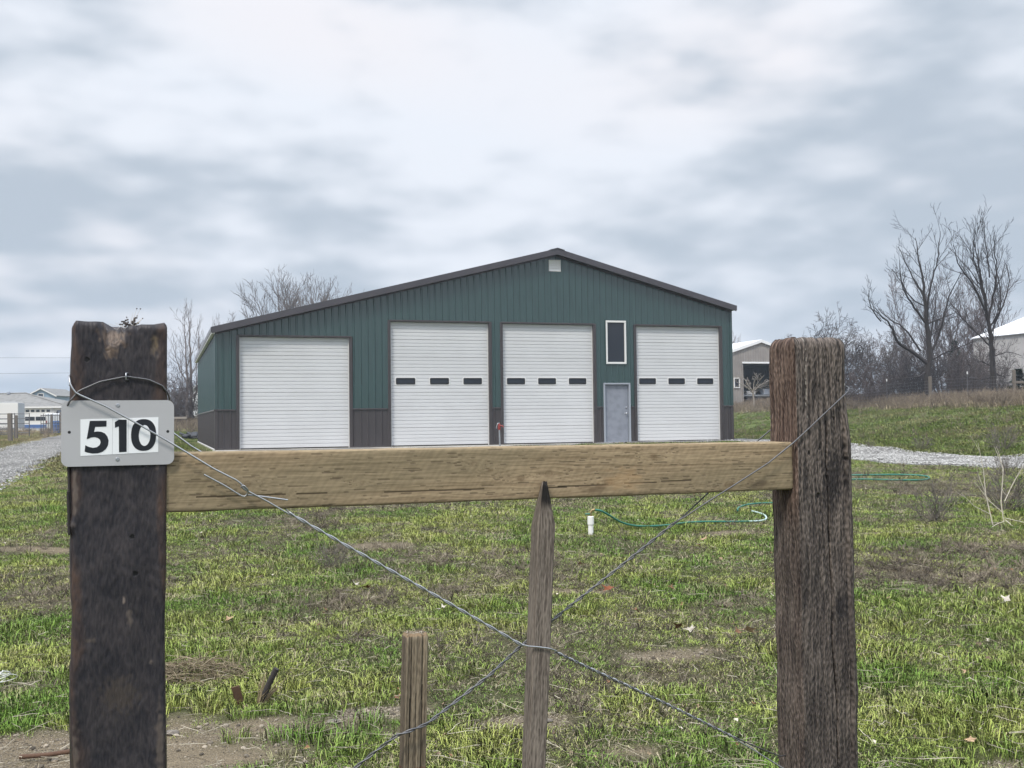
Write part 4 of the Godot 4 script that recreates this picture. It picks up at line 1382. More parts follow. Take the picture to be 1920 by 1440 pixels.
	limb_tree("bare_fruit_tree", "small pale bare fruit tree in front of the tan barn's doorway", Vector3(17.63, 2.0, -78.0), [[0, 0, 0, 0.08], [0.05, 0.9, 0, 0.07], [0.0, 1.5, 0, 0.05], [0.1, 2.2, 0, 0.02]],
		[[[0, 1.3, 0, 0.05], [-0.6, 1.8, 0.2, 0.03], [-1.3, 2.1, 0.3, 0.012]], [[0, 1.35, 0, 0.05], [0.6, 1.9, -0.2, 0.03], [1.25, 2.2, 0.1, 0.012]], [[0, 1.4, 0, 0.04], [-0.4, 2.1, -0.4, 0.02], [-0.7, 2.6, -0.6, 0.012]], [[0.02, 1.5, 0, 0.04], [0.4, 2.2, 0.4, 0.02], [0.7, 2.6, 0.6, 0.012]]], of, M.paletwig, M.paletwig, 44)
	# row left of the workshop
	var op := {"wiggle": 0.05, "up": 0.32, "thin": 0.0075, "from": 0.1, "angle": 0.42, "per_m": [0, 3.6, 2.6, 3.0], "least": 0.3, "most": 1.1, "depth": 2, "bare": 0.12}
	limb_tree("poplar", "tall narrow bare poplar beside the workshop's left wall", Vector3(-24.19, 1.45, -80.0), [[0, 0, 0, 0.16], [0.1, 3.0, 0, 0.11], [0.0, 6.0, 0, 0.06], [-0.1, 8.75, 0, 0.015]], [[[0, 0.6, 0, 0.08], [0.5, 2.4, 0.1, 0.05], [0.55, 5.0, 0.1, 0.012]], [[0, 0.8, 0, 0.07], [-0.5, 2.8, 0.2, 0.04], [-0.5, 5.6, 0.1, 0.012]]], op, M.fartwig, M.fartwig, 51, "narrow bare trees left of the workshop")
	limb_tree("poplar", "shorter narrow bare poplar closest to the workshop's eave", Vector3(-25.0, 1.45, -85.0), [[0, 0, 0, 0.15], [0.1, 3.0, 0, 0.1], [0.05, 5.6, 0, 0.05], [0, 7.4, 0, 0.015]], [[[0, 0.6, 0, 0.08], [0.55, 2.4, 0.1, 0.05], [0.6, 5.0, 0.1, 0.012]]], op, M.fartwig, M.fartwig, 52, "narrow bare trees left of the workshop")
	var oa := {"wiggle": 0.08, "up": 0.10, "thin": 0.0075, "from": 0.15, "angle": 0.6, "per_m": [0, 4.5, 3.2, 2.2], "least": 0.3, "most": 1.3, "depth": 3, "bare": 0.25}
	limb_tree("bare_ash", "open branched bare tree just right of the left tie post", Vector3(-22.9, 1.45, -75.0), [[0, 0, 0, 0.12], [0.05, 2.5, 0, 0.09], [-0.05, 5.0, 0, 0.05], [-0.2, 7.6, 0, 0.012]],
		[[[0, 2.6, 0, 0.05], [0.7, 4.2, 0.2, 0.03], [1.1, 5.8, 0.2, 0.012]], [[0, 3.0, 0, 0.05], [-0.6, 4.4, 0.2, 0.03], [-1.0, 6.0, 0.2, 0.012]], [[0, 4.0, 0, 0.04], [0.4, 5.4, -0.3, 0.02], [0.7, 6.9, -0.3, 0.012]], [[0, 1.6, 0, 0.05], [1.0, 2.8, -0.2, 0.03], [1.7, 4.2, 0.2, 0.012]]], oa, M.fartwig, M.fartwig, 53)
	var lw := ["bare shrub against the workshop's far left corner", "bare shrub below the open branched tree", "bare shrub at the left tie post's edge below the poplar", "brown shrub standing back beneath the poplars", "grey shrub by the plank rail left of the workshop"]
	var ls := [[-20.4, -70.5, 1, 0.85], [-22.6, -71.0, 0, 0.8], [-24.4, -73.0, 2, 0.8], [-23.6, -78.0, 1, 0.95], [-21.7, -68.0, 2, 0.55]]
	for i in ls.size():
		copy(protos[ls[i][2]], Vector3(ls[i][0], rough(ls[i][0], ls[i][1]) - 0.05, ls[i][1]), 3.0 + i, lw[i], ls[i][3]).set_meta("group", "bare shrubs left of the workshop")
	# trees whose crowns show over the workshop roof
	var orf := {"wiggle": 0.09, "up": 0.08, "thin": 0.010, "from": 0.15, "angle": 0.5, "per_m": [0, 4.5, 3.2, 1.6], "least": 0.35, "most": 2.2, "depth": 3, "bare": 0.3}
	var rt := stems_bush("spreading_tree", "taller bare tree showing over the workshop's left roof slope", Vector3(-17.0, 1.5, -85.0), 30, 10.6, 0.72, orf, M.fartwig, 61, 0.10, "tree", "bare trees behind the workshop")
	copy(rt, Vector3(-21.0, 1.5, -86.5), 2.2, "lower bare tree showing over the workshop roof's left end", 0.73)
	copy(rt, Vector3(20.4, 2.6, -107.0), 4.1, "bare treetop showing above the tan barn's roof", 0.62)
	copy(rt, Vector3(-67.0, 1.0, -160.0), 1.1, "small bare tree beside the blue house at far left", 0.44)
	copy(rt, Vector3(-66.0, 1.0, -152.0), 5.0, "bare treetop at the grey roofed house's right end", 0.32)

func make_fence() -> void:
	# woven wire along the top of the bank
	var line := [Vector3(18.9, 0, -60.6), Vector3(20.25, 0, -57.6), Vector3(21.5, 0, -54.8), Vector3(22.35, 0, -52.3), Vector3(23.0, 0, -49.6), Vector3(23.6, 0, -47.6), Vector3(25.6, 0, -40.0)]
	var n := thing("wire_fence", "woven wire fence on mixed posts along the top of the bank", "fence", Vector3.ZERO)
	var sh := Shape.new()
	for i in line.size():
		line[i].y = rough(line[i].x, line[i].z)
	for i in line.size() - 1:
		var a: Vector3 = line[i]
		var b: Vector3 = line[i + 1]
		for k in 8:
			var y := 0.08 + 1.12 * k / 7.0
			sh.tube(PackedVector3Array([a + Vector3(0, y, 0), b + Vector3(0, y, 0)]), PackedFloat32Array([0.0045, 0.0045]), 3)
		var m := int(a.distance_to(b) / 0.17)
		for k in m:
			var p := a.lerp(b, float(k) / m)
			sh.tube(PackedVector3Array([p + Vector3(0, 0.08, 0), p + Vector3(0, 1.2, 0)]), PackedFloat32Array([0.004, 0.004]), 3)
	tag(part("wire_mesh", sh, M.oldwire, n), "", "", "", "stuff")
	for i in [0, 1, 3, 5]:
		var p: Vector3 = line[i]
		var t := Shape.new()
		t.box(p + Vector3(0, 0.65, 0), Vector3(0.035, 1.5, 0.010))
		t.box(p + Vector3(0, 0.65, -0.02), Vector3(0.010, 1.5, 0.03))
		part("steel_post", t, M.oldwire, n)
		part("post_tip", boxed(p + Vector3(0, 1.45, 0), Vector3(0.05, 0.13, 0.05), 0.008), M.trimwhite, n)
	for i in [2, 6]:
		var p: Vector3 = line[i]
		part("wooden_post", boxed(p + Vector3(0, 0.7, 0), Vector3(0.15, 1.45, 0.15), 0.02), M.greywood, n)
	var q := Vector3(23.5, rough(23.5, -48.0), -48.6)
	var w := thing("brace_post", "tall dark wooden fence post with a cross rail at far right", "post", q)
	part("upright", boxed(Vector3(-0.6, 0.65, 0), Vector3(0.13, 1.6, 0.13), 0.02), M.greywood, w)
	part("cross_rail", boxed(Vector3(0.4, 0.85, 0), Vector3(2.2, 0.12, 0.10), 0.015, Basis(Vector3.BACK, -0.03)), M.greywood, w)
	# plank rail and dark tarp beside the workshop's left wall
	var r := thing("plank_rail", "short pale plank rail among the trees left of the workshop", "fence", Vector3(-20.9, rough(-20.9, -66.0), -66.0))
	part("plank", boxed(Vector3(0, 0.62, 0), Vector3(1.5, 0.14, 0.05), 0.01), M.paletwig, r)
	for x in [-0.7, 0.7]:
		part("post", boxed(Vector3(x, 0.3, -0.06), Vector3(0.09, 0.75, 0.06), 0.01), M.greywood, r)
	var tp := thing("dark_tarp", "crumpled black tarp on the ground by the workshop's left wall", "tarp", Vector3(-16.75, rough(-16.75, -55.5), -55.5))
	var ts := Shape.new()
	var g := RandomNumberGenerator.new()
	g.seed = 4
	for i in 9:
		ts.box(Vector3(g.randf_range(-0.45, 0.45), 0.08 + 0.12 * g.randf(), g.randf_range(-0.3, 0.3)), Vector3(g.randf_range(0.3, 0.6), g.randf_range(0.1, 0.24), g.randf_range(0.2, 0.5)), 0.04, Basis.from_euler(Vector3(g.randf() * 0.6, g.randf() * 3.0, g.randf() * 0.6)))
	part("folds", ts, M.black, tp)

# ---------------------------------------------------------------- the fence brace
# Upright timber from y = 0: rounded section, wrap-around uv (u starts at the front left corner), disp(u, v) pushes the skin out, drop(u) lowers the top edge.
func timber(hx: float, hz: float, height: float, r: float, n: int, m: int, disp: Callable, drop = null, lean := Vector3.ZERO, cap_noise := 0.004) -> Shape:
	var sh := Shape.new()
	var per := 4.0 * (hx + hz)
	var ring := []
	for i in n + 1:
		var s := per * i / n
		var p := Vector2()
		if s < 2 * hx: p = Vector2(-hx + s, hz)
		elif s < 2 * hx + 2 * hz: p = Vector2(hx, hz - (s - 2 * hx))
		elif s < 4 * hx + 2 * hz: p = Vector2(hx - (s - 2 * hx - 2 * hz), -hz)
		else: p = Vector2(-hx, -hz + (s - 4 * hx - 2 * hz))
		var core := Vector2(clampf(p.x, -(hx - r), hx - r), clampf(p.y, -(hz - r), hz - r))
		var d := (p - core).normalized()
		ring.append([core + d * r, d])
	for k in m + 1:
		var v := float(k) / m
		for i in n + 1:
			var u := float(i % n) / n
			var q: Vector2 = ring[i % n][0]
			var d: Vector2 = ring[i % n][1]
			var o: float = disp.call(u, v)
			var y := v * height
			if drop != null:
				y -= drop.call(u) * pow(v, 14.0)
			var edge := 0.006 * pow(clampf((v - 1.0 + 0.012 / height) / (0.012 / height), 0.0, 1.0), 2.0)
			q += d * (o - edge)
			sh.v.append(Vector3(q.x, y, q.y) + lean * v)
			sh.t.append(Vector2(float(i) / n, 1.0 - v))
			sh.c.append(Color.WHITE)
			sh.n.append(Vector3(d.x, 0, d.y))
	var w := n + 1
	for k in m + 1:
		for i in w:
			var a: Vector3 = sh.v[k * w + (i + 1) % n] - sh.v[k * w + (i - 1 + n) % n]
			var b: Vector3 = sh.v[mini(k + 1, m) * w + i] - sh.v[maxi(k - 1, 0) * w + i]
			sh.n[k * w + i] = a.cross(b).normalized()
	for k in m:
		for i in n:
			var a := k * w + i
			sh.ix.append(a); sh.ix.append(a + w); sh.ix.append(a + 1)
			sh.ix.append(a + 1); sh.ix.append(a + w); sh.ix.append(a + w + 1)
	# end grain on top
	var c0 := sh.v.size()
	var mid := Vector3(0, height - 0.002, 0) + lean
	if drop != null:
		mid.y -= 0.02
	var rings := [1.0, 0.8, 0.5, 0.25, 0.0]
	for f in rings:
		for i in w:
			var p: Vector3 = sh.v[m * w + i].lerp(mid, 1.0 - f)
			if f < 1.0: p.y += cap_noise * fn.get_noise_2d(p.x * 4000.0, p.z * 4000.0)
			sh.v.append(p); sh.n.append(Vector3.UP); sh.c.append(Color.WHITE)
			sh.t.append(Vector2(float(i) / n, 0.02 + 0.02 * f))
	for k in rings.size() - 1:
		for i in n:
			var a := c0 + k * w + i
			sh.ix.append(a); sh.ix.append(a + w); sh.ix.append(a + 1)
			sh.ix.append(a + 1); sh.ix.append(a + w); sh.ix.append(a + w + 1)
	return sh

func wood(w: int, h: int, f: Callable, bump := 0.3, rough_ := 0.85) -> StandardMaterial3D:   # f(u, v) -> [colour, height 0..1]
	var im := Image.create(w, h, false, Image.FORMAT_RGB8)
	var hm := Image.create(w, h, false, Image.FORMAT_RGB8)
	for y in h:
		for x in w:
			var q: Array = f.call((x + 0.5) / w, (y + 0.5) / h)
			im.set_pixel(x, y, srgb(q[0]))
			hm.set_pixel(x, y, Color(q[1], q[1], q[1]))
	var m := StandardMaterial3D.new()
	m.albedo_texture = ImageTexture.create_from_image(im)
	m.roughness = rough_
	m.metallic_specular = 0.35
	m.heightmap_enabled = true
	m.heightmap_scale = bump
	m.heightmap_texture = ImageTexture.create_from_image(hm)
	return m

func blot(x: float, y: float, cx: float, cy: float, rx: float, ry: float) -> float:
	var d := Vector2((x - cx) / rx, (y - cy) / ry).length() + 0.4 * fn.get_noise_2d(x * 7000.0, y * 5000.0)
	return clampf(1.6 - 1.6 * d, 0.0, 1.0)

func fence_at(s: float, y: float, off: float) -> Vector3:     # along, up and out from the brace's face
	return Vector3(-0.811 + 0.93642 * s + 0.35087 * off, y, -2.5 - 0.35087 * s + 0.93642 * off)

func make_brace() -> void:
	# left tie post
	var lw := 0.104
	var ld := 0.085
	var lh := 1.80
	var lper := 4.0 * (lw + ld)
	var fu := 2.0 * lw / lper
	var tar := func(u: float, v: float) -> Array:
		var y := v * lh                                # metres down from the top
		var x := u / fu * 2.0 * lw - lw                # metres across the front face
		var g := fb.get_noise_2d(u * 5200.0, v * 5200.0)
		var g2 := fn.get_noise_2d(u * 12000.0, v * 6000.0)
		var bl := fb.get_noise_2d(u * 700.0 + 50.0, v * 1500.0)
		var c := Color(0.023, 0.022, 0.027).lerp(Color(0.052, 0.046, 0.049), clampf(0.45 + 0.6 * g + 0.6 * bl + 0.3 * g2, 0.0, 1.0))
		var hh := 0.55 + 0.30 * g + 0.25 * g2
		var ed := clampf((absf(x) - 0.084 + 0.03 * fn.get_noise_2d(u * 900.0, v * 700.0)) / 0.02, 0.0, 1.0) if u < fu * 1.02 else 0.6
		c = c.lerp(Color(0.085, 0.052, 0.038), ed * (0.25 + 0.5 * clampf(0.3 + g + bl, 0.0, 1.0)))
		# scraped, rotted and stained spots
		var pale := blot(x, y, 0.077, 0.052, 0.012, 0.034)
		c = c.lerp(Color(0.15, 0.115, 0.08), pale * clampf(0.75 + g * 1.4, 0.0, 1.0))
		var rot := maxf(blot(x, y, -0.015, 0.030, 0.035, 0.035), blot(x, y, -0.018, 0.060, 0.020, 0.022))
		var fib := sin(90.0 * Vector2(x + 0.012, (y - 0.02) * 0.6).length() * 4.0 + 6.0 * g)
		c = c.lerp(Color(0.075, 0.055, 0.045).lerp(Color(0.155, 0.115, 0.09), clampf(0.5 + 0.5 * fib + g, 0.0, 1.0)), rot)
		hh += rot * 0.25 * fib - rot * 0.2 + pale * 0.15 * g
		for q in [[0.01, 0.645, 0.004, 0.010, 0.22], [0.022, 0.685, 0.008, 0.02, 0.13], [-0.06, 0.73, 0.012, 0.008, 0.09], [0.082, 0.32, 0.006, 0.03, 0.12], [-0.022, 0.185, 0.006, 0.010, 0.10], [0.07, 0.79, 0.006, 0.008, 0.15], [0.09, 0.98, 0.012, 0.10, 0.10], [-0.095, 1.02, 0.012, 0.12, 0.11], [-0.097, 0.40, 0.010, 0.07, 0.13], [0.002, 0.86, 0.05, 0.05, 0.06]]:
			var k := blot(x, y, q[0], q[1], q[2], q[3])
			if k > 0.0:
				c = c.lerp(Color(q[4] * 1.1, q[4] * 0.9, q[4] * 0.78), k * 0.75)
		for q in [[0.052, 0.335], [0.028, 0.50], [0.035, 0.585], [-0.07, 0.09]]:
			if Vector2(x - q[0], y - q[1]).length() < 0.0055:
				c = Color(0.008, 0.008, 0.009)
				hh -= 0.5
		return [c, clampf(hh, 0.0, 1.0)]
	var tarm := wood(360, 860, tar, 0.22, 0.5)
	var ldisp := func(u: float, v: float) -> float:
		var o := 0.0025 * fn.get_noise_2d(u * 1400.0, v * 260.0) + 0.004 * fn.get_noise_2d(u * 300.0, v * 420.0)
		if u < fu * 1.05:
			var x := u / fu * 2.0 * lw - lw
			var y := (1.0 - v) * lh
			o -= 0.016 * clampf(1.5 - 1.5 * Vector2((x + 0.014) / 0.036, y / 0.045).length(), 0.0, 1.0)
			o -= 0.005 * clampf(1.5 - 1.5 * Vector2((x - 0.08) / 0.014, (y - 0.05) / 0.036).length(), 0.0, 1.0)
		if u > 0.93 or u < 0.015:
			o -= 0.004 * clampf(fn.get_noise_2d(7.0, v * 900.0) * 2.0, 0.0, 1.0)
			o += 0.006 * clampf(1.0 - absf(v - 0.74) / 0.012, 0.0, 1.0)
		return o
	var ldrop := func(u: float) -> float:
		if u > fu:
			return 0.004 + 0.006 * fn.get_noise_2d(u * 900.0, 3.0)
		var x := u / fu * 2.0 * lw - lw
		var nt := clampf((0.040 - absf(x - 0.004)) / 0.006, 0.0, 1.0)
		return 0.002 + 0.016 * nt * (0.8 + 0.5 * fn.get_noise_2d(x * 6000.0, 2.0)) + (0.006 if x > 0.04 else 0.0) + 0.001 * fn.get_noise_2d(x * 2500.0, 1.0)
	var lp := thing("tie_post", "black creosoted railroad tie post bearing the 510 number sign", "post", fence_at(-0.1055, 0.0, -ld), FENCE)
	lp.position.y = -0.01
	part("post_body", timber(lw, ld, lh, 0.012, 200, 300, ldisp, ldrop, Vector3(0.003, 0, 0)), tarm, lp)
	# splinters standing off the edges
	var spl := Shape.new()
	for q in [[-0.105, 1.42, 0.075, 0.13], [-0.106, 1.36, 0.08, 0.10], [0.104, 1.66, 0.07, 0.10]]:
		spl.box(Vector3(q[0], q[1], q[2]), Vector3(0.006, q[3], 0.012), 0.002, Basis(Vector3.BACK, 0.03))
	part("splinters", spl, M.bark, lp)
	# dead weed in the rotten top
	var wd := thing("dried_weed", "dry grey weed with tiny seed heads growing on the sign post's top", "weed", fence_at(-0.082, 1.765, -0.03))
	var g := RandomNumberGenerator.new()
	g.seed = 8
	var st := Shape.new()
	var hd := Shape.new()
	for i in 16:
		var a := g.randf() * TAU
		var l := g.randf_range(0.012, 0.034)
		var tip := Vector3(cos(a) * 0.022 * g.randf() * 1.3, l, sin(a) * 0.02 * g.randf())
		st.tube(PackedVector3Array([Vector3(cos(a), 0, sin(a)) * 0.006, tip * 0.6 + Vector3(0.002, 0, 0), tip]), PackedFloat32Array([0.0007, 0.0006, 0.0004]), 3)
		for k in 4:
			hd.box(tip + Vector3(g.randf_range(-1, 1), g.randf_range(-1, 1), g.randf_range(-1, 1)) * 0.005, Vector3(0.0042, 0.0036, 0.0042), 0.001, Basis(Vector3.UP, g.randf() * 3.0))
	for i in 10:
		var a := -0.6 + 1.9 * g.randf()
		var tip := Vector3(0.012 + sin(a) * 0.024, g.randf_range(0.03, 0.056), 0.01 * g.randfn())
		st.tube(PackedVector3Array([Vector3(0.01, 0, 0), tip * 0.55, tip]), PackedFloat32Array([0.0007, 0.0005, 0.0003]), 3)
		if i < 5: hd.box(tip, Vector3(0.003, 0.003, 0.003), 0.001)
	for i in 6:
		var tip := Vector3(-0.02 - 0.03 * g.randf(), g.randf_range(0.008, 0.028), 0.01 * g.randfn())
		st.tube(PackedVector3Array([Vector3(-0.004, -0.004, 0), tip * 0.5 + Vector3(0, 0.004, 0), tip]), PackedFloat32Array([0.0006, 0.0005, 0.0003]), 3)
	part("stems", st, M.bone, wd)
	part("seed_heads", hd, M.greytwig, wd)
	make_sign()
	# rail: a four by six between the posts
	var rl := 1.760
	var knots := [[0.775, 0.30, 0.016], [0.82, 0.42, 0.014], [0.905, 0.60, 0.020], [0.985, 0.52, 0.022], [0.20, 0.55, 0.016], [1.30, 0.25, 0.022], [1.16, 0.72, 0.026], [0.48, 0.60, 0.010], [1.54, 0.85, 0.03], [0.28, 0.78, 0.012]]
	var rper := 4.0 * (0.070 + 0.0445)
	var pine := func(u: float, v: float) -> Array:
		var l := (1.0 - v) * rl
		var hh := u * rper                              # metres down from the top edge on the front
		var warp := 0.0
		var ring := 0.0
		for k in knots:
			var dx: float = l - k[0]
			var dy: float = hh - k[1] * 0.14
			var rr := sqrt(dx * dx * 0.16 + dy * dy)
			warp += signf(dy) * 0.012 * exp(-pow(rr / k[2], 2.0)) 
			ring = maxf(ring, clampf(1.4 - sqrt(dx * dx * 0.5 + dy * dy) / (k[2] * 0.42), 0.0, 1.0))
		var q := hh - warp + 0.006 * fn.get_noise_2d(l * 70.0, hh * 300.0)
		var band := fb.get_noise_2d(q * 14000.0, l * 130.0)
		var fine := fn.get_noise_2d(q * 30000.0, l * 1600.0)
		var saw := fn.get_noise_2d(l * 7000.0 + hh * 5000.0, hh * 2500.0)
		var t := clampf(0.5 + 0.75 * band + 0.25 * fine, 0.0, 1.0)
		var c := Color(0.215, 0.158, 0.096).lerp(Color(0.355, 0.275, 0.174), t)
		c = c.lerp(Color(0.215, 0.178, 0.112), clampf(0.2 + fn.get_noise_2d(l * 90.0, hh * 500.0), 0.0, 0.6))
		c *= 1.0 + 0.13 * saw
		var dash := fn.get_noise_2d(q * 26000.0 + 300.0, l * 1500.0)
		var h := 0.55 + 0.3 * band + 0.2 * fine
		if dash > 0.66:
			c = c.lerp(Color(0.10, 0.075, 0.05), clampf((dash - 0.58) * 5.0, 0.0, 0.75))
			h -= 0.4
		var crack := 0.107 + 0.004 * fn.get_noise_2d(l * 60.0, 5.0) - 0.006 * step(0.9, 1.5, l)
		if absf(hh - crack) < 0.0010 * (1.0 + fn.get_noise_2d(l * 400.0, 9.0)) and l < 1.5:
			c = Color(0.045, 0.032, 0.02)
			h = 0.05
		c = c.lerp(Color(0.12, 0.08, 0.045), ring * clampf(0.55 + 0.8 * sin(ring * 12.0) * 0.4 + band, 0.0, 0.9))
		c = c.lerp(Color(0.38, 0.24, 0.12), 0.35 * blot(l * 0.4, hh, 1.205 * 0.4, 0.095, 0.03, 0.035))
		c = c.lerp(Color(0.11, 0.075, 0.045), 0.7 * blot(l * 0.4, hh, 1.12 * 0.4, 0.118, 0.02, 0.014))
		c = c.lerp(Color(0.10, 0.07, 0.045), 0.6 * blot(l * 0.4, hh, 1.64 * 0.4, 0.12, 0.02, 0.012))
		c.a = 1.0
		return [c, clampf(h, 0.0, 1.0)]
	var rail := thing("cross_rail", "weathered tan pine rail running between the two tie posts", "rail", fence_at(-0.014, 1.481 - 0.070, -0.008 - 0.0445), FENCE)
	var rs := timber(0.070, 0.0445, rl, 0.007, 96, 220, func(u, v): return 0.0012 * fn.get_noise_2d(u * 500.0, v * 900.0) + 0.0006 * fn.get_noise_2d(u * 5000.0, v * 300.0))
	var rp := part("rail_timber", rs, wood(176, 1300, pine, 0.14, 0.85), rail)
	rp.rotation.z = -PI / 2 - 0.003
	# right tie post
	var rw := 0.101
	var rd := 0.066
	var rhh := 1.815
	var rper2 := 4.0 * (rw + rd)
	var rfu := 2.0 * rw / rper2
	var old := func(u: float, v: float) -> Array:
		var y := v * rhh
		var x := u / rfu * 2.0 * rw - rw
		var wv := 0.012 * fn.get_noise_2d(u * 300.0, v * 260.0)
		var f1 := fb.get_noise_2d((u + wv) * 5600.0, v * 1000.0)
		var f2 := fn.get_noise_2d((u + wv) * 15000.0, v * 8500.0)
		var blo := fb.get_noise_2d(u * 520.0 + 90.0, v * 700.0)
		var t := clampf(0.48 + (1.0 - 0.3 * step(0.3, 0.8, y)) * f1 + 0.4 * f2, 0.0, 1.0)
		var c := Color(0.036, 0.031, 0.029).lerp(Color(0.205, 0.170, 0.147), t)
		var lowd := step(0.25, 0.8, y) * 0.5
		c = c.lerp(Color(0.024, 0.021, 0.021).lerp(Color(0.105, 0.086, 0.076), t), clampf(lowd + 0.9 * blo, 0.0, 0.9))
		if u > 0.95 or u < 0.02 or u > rfu + 0.18:
			var rd_ := Color(0.055, 0.032, 0.025).lerp(Color(0.19, 0.125, 0.095), t)
			c = c.lerp(rd_, 0.75 * (1.0 - 0.7 * step(0.45, 0.6, y)))
		var h := 0.5 + 0.55 * f1 + 0.25 * f2
		# white drip line, splits and holes
		var dl := -0.052 + 0.004 * fn.get_noise_2d(3.0, y * 900.0)
		if absf(x - dl) < 0.0022 and y < 0.24 and fn.get_noise_2d(40.0, y * 4200.0) > 0.1:
			c = c.lerp(Color(0.36, 0.33, 0.29), 0.6)
		var sp := 0.012 + 0.016 * (y - 0.25) + 0.004 * fn.get_noise_2d(8.0, y * 500.0)
		if y > 0.25 and absf(x - sp) < 0.0013 + 0.0006 * fn.get_noise_2d(1.0, y * 900.0):
			c = Color(0.010, 0.009, 0.009)
			h = 0.0
		for q in [[0.042, 0.245, 0.006], [-0.012, 0.33, 0.005], [0.075, 0.33, 0.006], [0.08, 0.36, 0.007], [-0.02, 0.47, 0.007], [-0.05, 0.345, 0.006], [0.062, 0.13, 0.004]]:
			var k := blot(x, y, q[0], q[1], q[2], q[2] * 1.6)
			c = c.lerp(Color(0.012, 0.010, 0.010), k)
			h -= 0.5 * k
		c = c.lerp(Color(0.022, 0.020, 0.022), 0.8 * maxf(blot(x, y, 0.035, 0.42, 0.05, 0.12), blot(x, y, 0.05, 0.80, 0.03, 0.06)))
		return [c, clampf(h, 0.0, 1.0)]
	var oldm := wood(480, 1100, old, 0.9, 0.9)
	var rdisp := func(u: float, v: float) -> float:
		var y := (1.0 - v) * rhh
		var o := 0.0010 * fb.get_noise_2d(u * 2600.0, v * 600.0) + 0.004 * fn.get_noise_2d(u * 500.0, v * 350.0)
		o -= 0.014 * pow(clampf(1.0 - y / 0.035, 0.0, 1.0), 2.0)
		if u > rfu * 0.9 and u < rfu + 0.2:
			o += 0.010 * step(0.15, 0.32, y) - 0.004 * absf(fn.get_noise_2d(2.0, v * 500.0))
		var xx := u / rfu * 2.0 * rw - rw
		var spl_ := 0.012 + 0.016 * (y - 0.25) + 0.004 * fn.get_noise_2d(8.0, y * 500.0)
		if u < rfu and y > 0.25:
			o -= 0.010 * clampf(1.0 - absf(xx - spl_) / 0.0035, 0.0, 1.0)
		if u > 0.7:
			o -= 0.004 * absf(fn.get_noise_2d(6.0, v * 800.0))
		return o
	var rpn := thing("tie_post", "old split brown tie post with eroded vertical grain at the rail's right end", "post", fence_at(1.847, -0.03, -rd), FENCE)
	part("post_body", timber(rw, rd, rhh, 0.022, 260, 320, rdisp, func(u): return 0.003 * fn.get_noise_2d(u * 1500.0, 8.0) + 0.003, Vector3(-0.008, 0, 0), 0.010), oldm, rpn)
	# stakes
	var greyw := func(u: float, v: float) -> Array:
		var f1 := fb.get_noise_2d(u * 3200.0, v * 700.0)
		var f2 := fn.get_noise_2d(u * 8000.0, v * 6000.0)
		var t := clampf(0.5 + 1.0 * f1 + 0.45 * f2, 0.0, 1.0)
		var c := Color(0.085, 0.070, 0.058).lerp(Color(0.235, 0.200, 0.168), t)
		if v < 0.052 and u < 0.5:
			c = c.lerp(Color(0.012, 0.011, 0.011), clampf((0.052 - v) * 60.0 + f1, 0.0, 0.95))
		if absf(u - 0.13 - 0.02 * f1) < 0.004 and v > 0.45 and v < 0.75:
			c *= 0.45
		for q in [[0.19, 0.80, 0.02, 0.006], [0.05, 0.66, 0.015, 0.004]]:
			if Vector2((u - q[0]) / q[2], (v - q[1]) / q[3]).length() < 1.0:
				c *= 0.55
		c.a = 1.0
		return [c, t]
	var stk := thing("pointed_stake", "grey pointed wooden stake standing against the rail's lower edge", "stake", fence_at(0.868, -0.02, 0.020), FENCE)
	var ss := timber(0.0245, 0.0245, 1.405, 0.003, 48, 240, func(_u, _v): return 0.0006 * fn.get_noise_2d(_u * 4000.0, _v * 200.0), null, Vector3(0.080, 0, 0.0))
	for i in ss.v.size():                               # cut the point: long slope left, short slope right, face bevel
		var p := ss.v[i]
		var k := clampf((p.y - 1.295) / 0.108, 0.0, 1.0)
		var c := p - Vector3(0.080 * p.y / 1.405, 0, 0)
		c.x = lerpf(c.x, clampf(c.x, 0.000, 0.011), k)
		c.z = lerpf(c.z, clampf(c.z, -0.0235, -0.012), k)
		ss.v[i] = Vector3(c.x + 0.080 * p.y / 1.405, p.y, c.z)
	part("stake_body", ss, wood(96, 640, greyw, 0.15, 0.9), stk)
	var split := func(u: float, v: float) -> Array:
		var f1 := fb.get_noise_2d(u * 3000.0, v * 300.0)
		var f2 := fn.get_noise_2d(u * 9000.0, v * 4000.0)
		var t := clampf(0.5 + 0.9 * f1 + 0.35 * f2, 0.0, 1.0)
		var c := Color(0.085, 0.067, 0.048).lerp(Color(0.29, 0.238, 0.168), t)
		if u > 0.27 and u < 0.5 or u > 0.76:
			c = c.lerp(Color(0.09, 0.07, 0.055), 0.6)
		var h := t
		for q in [[0.06, 0.006], [0.205, 0.005], [0.13, 0.002]]:
			if absf(u - q[0] - 0.006 * fn.get_noise_2d(q[0] * 900.0, v * 200.0)) < q[1] * (0.8 + 0.5 * f1):
				c = Color(0.02, 0.016, 0.012)
				h = 0.0
		if v < 0.008: c = Color(0.26, 0.19, 0.12)
		if v > 0.31 and v < 0.335: c = c.lerp(Color(0.12, 0.05, 0.03), 0.6)
		return [c, h]
	var sp := thing("short_post", "short weathered wooden post with frayed flat top in front of the rail", "post", fence_at(0.553, -0.02, 0.042), FENCE)
	var sps := timber(0.0285, 0.024, 1.046, 0.005, 72, 150, func(u, v): return 0.0012 * fn.get_noise_2d(u * 3000.0, v * 60.0) - 0.006 * (clampf(1.0 - absf(u - 0.06) / 0.010, 0.0, 1.0) + clampf(1.0 - absf(u - 0.205) / 0.009, 0.0, 1.0)), func(u): return 0.003 * fn.get_noise_2d(u * 4000.0, 4.0), Vector3(0.033, 0, 0), 0.006)
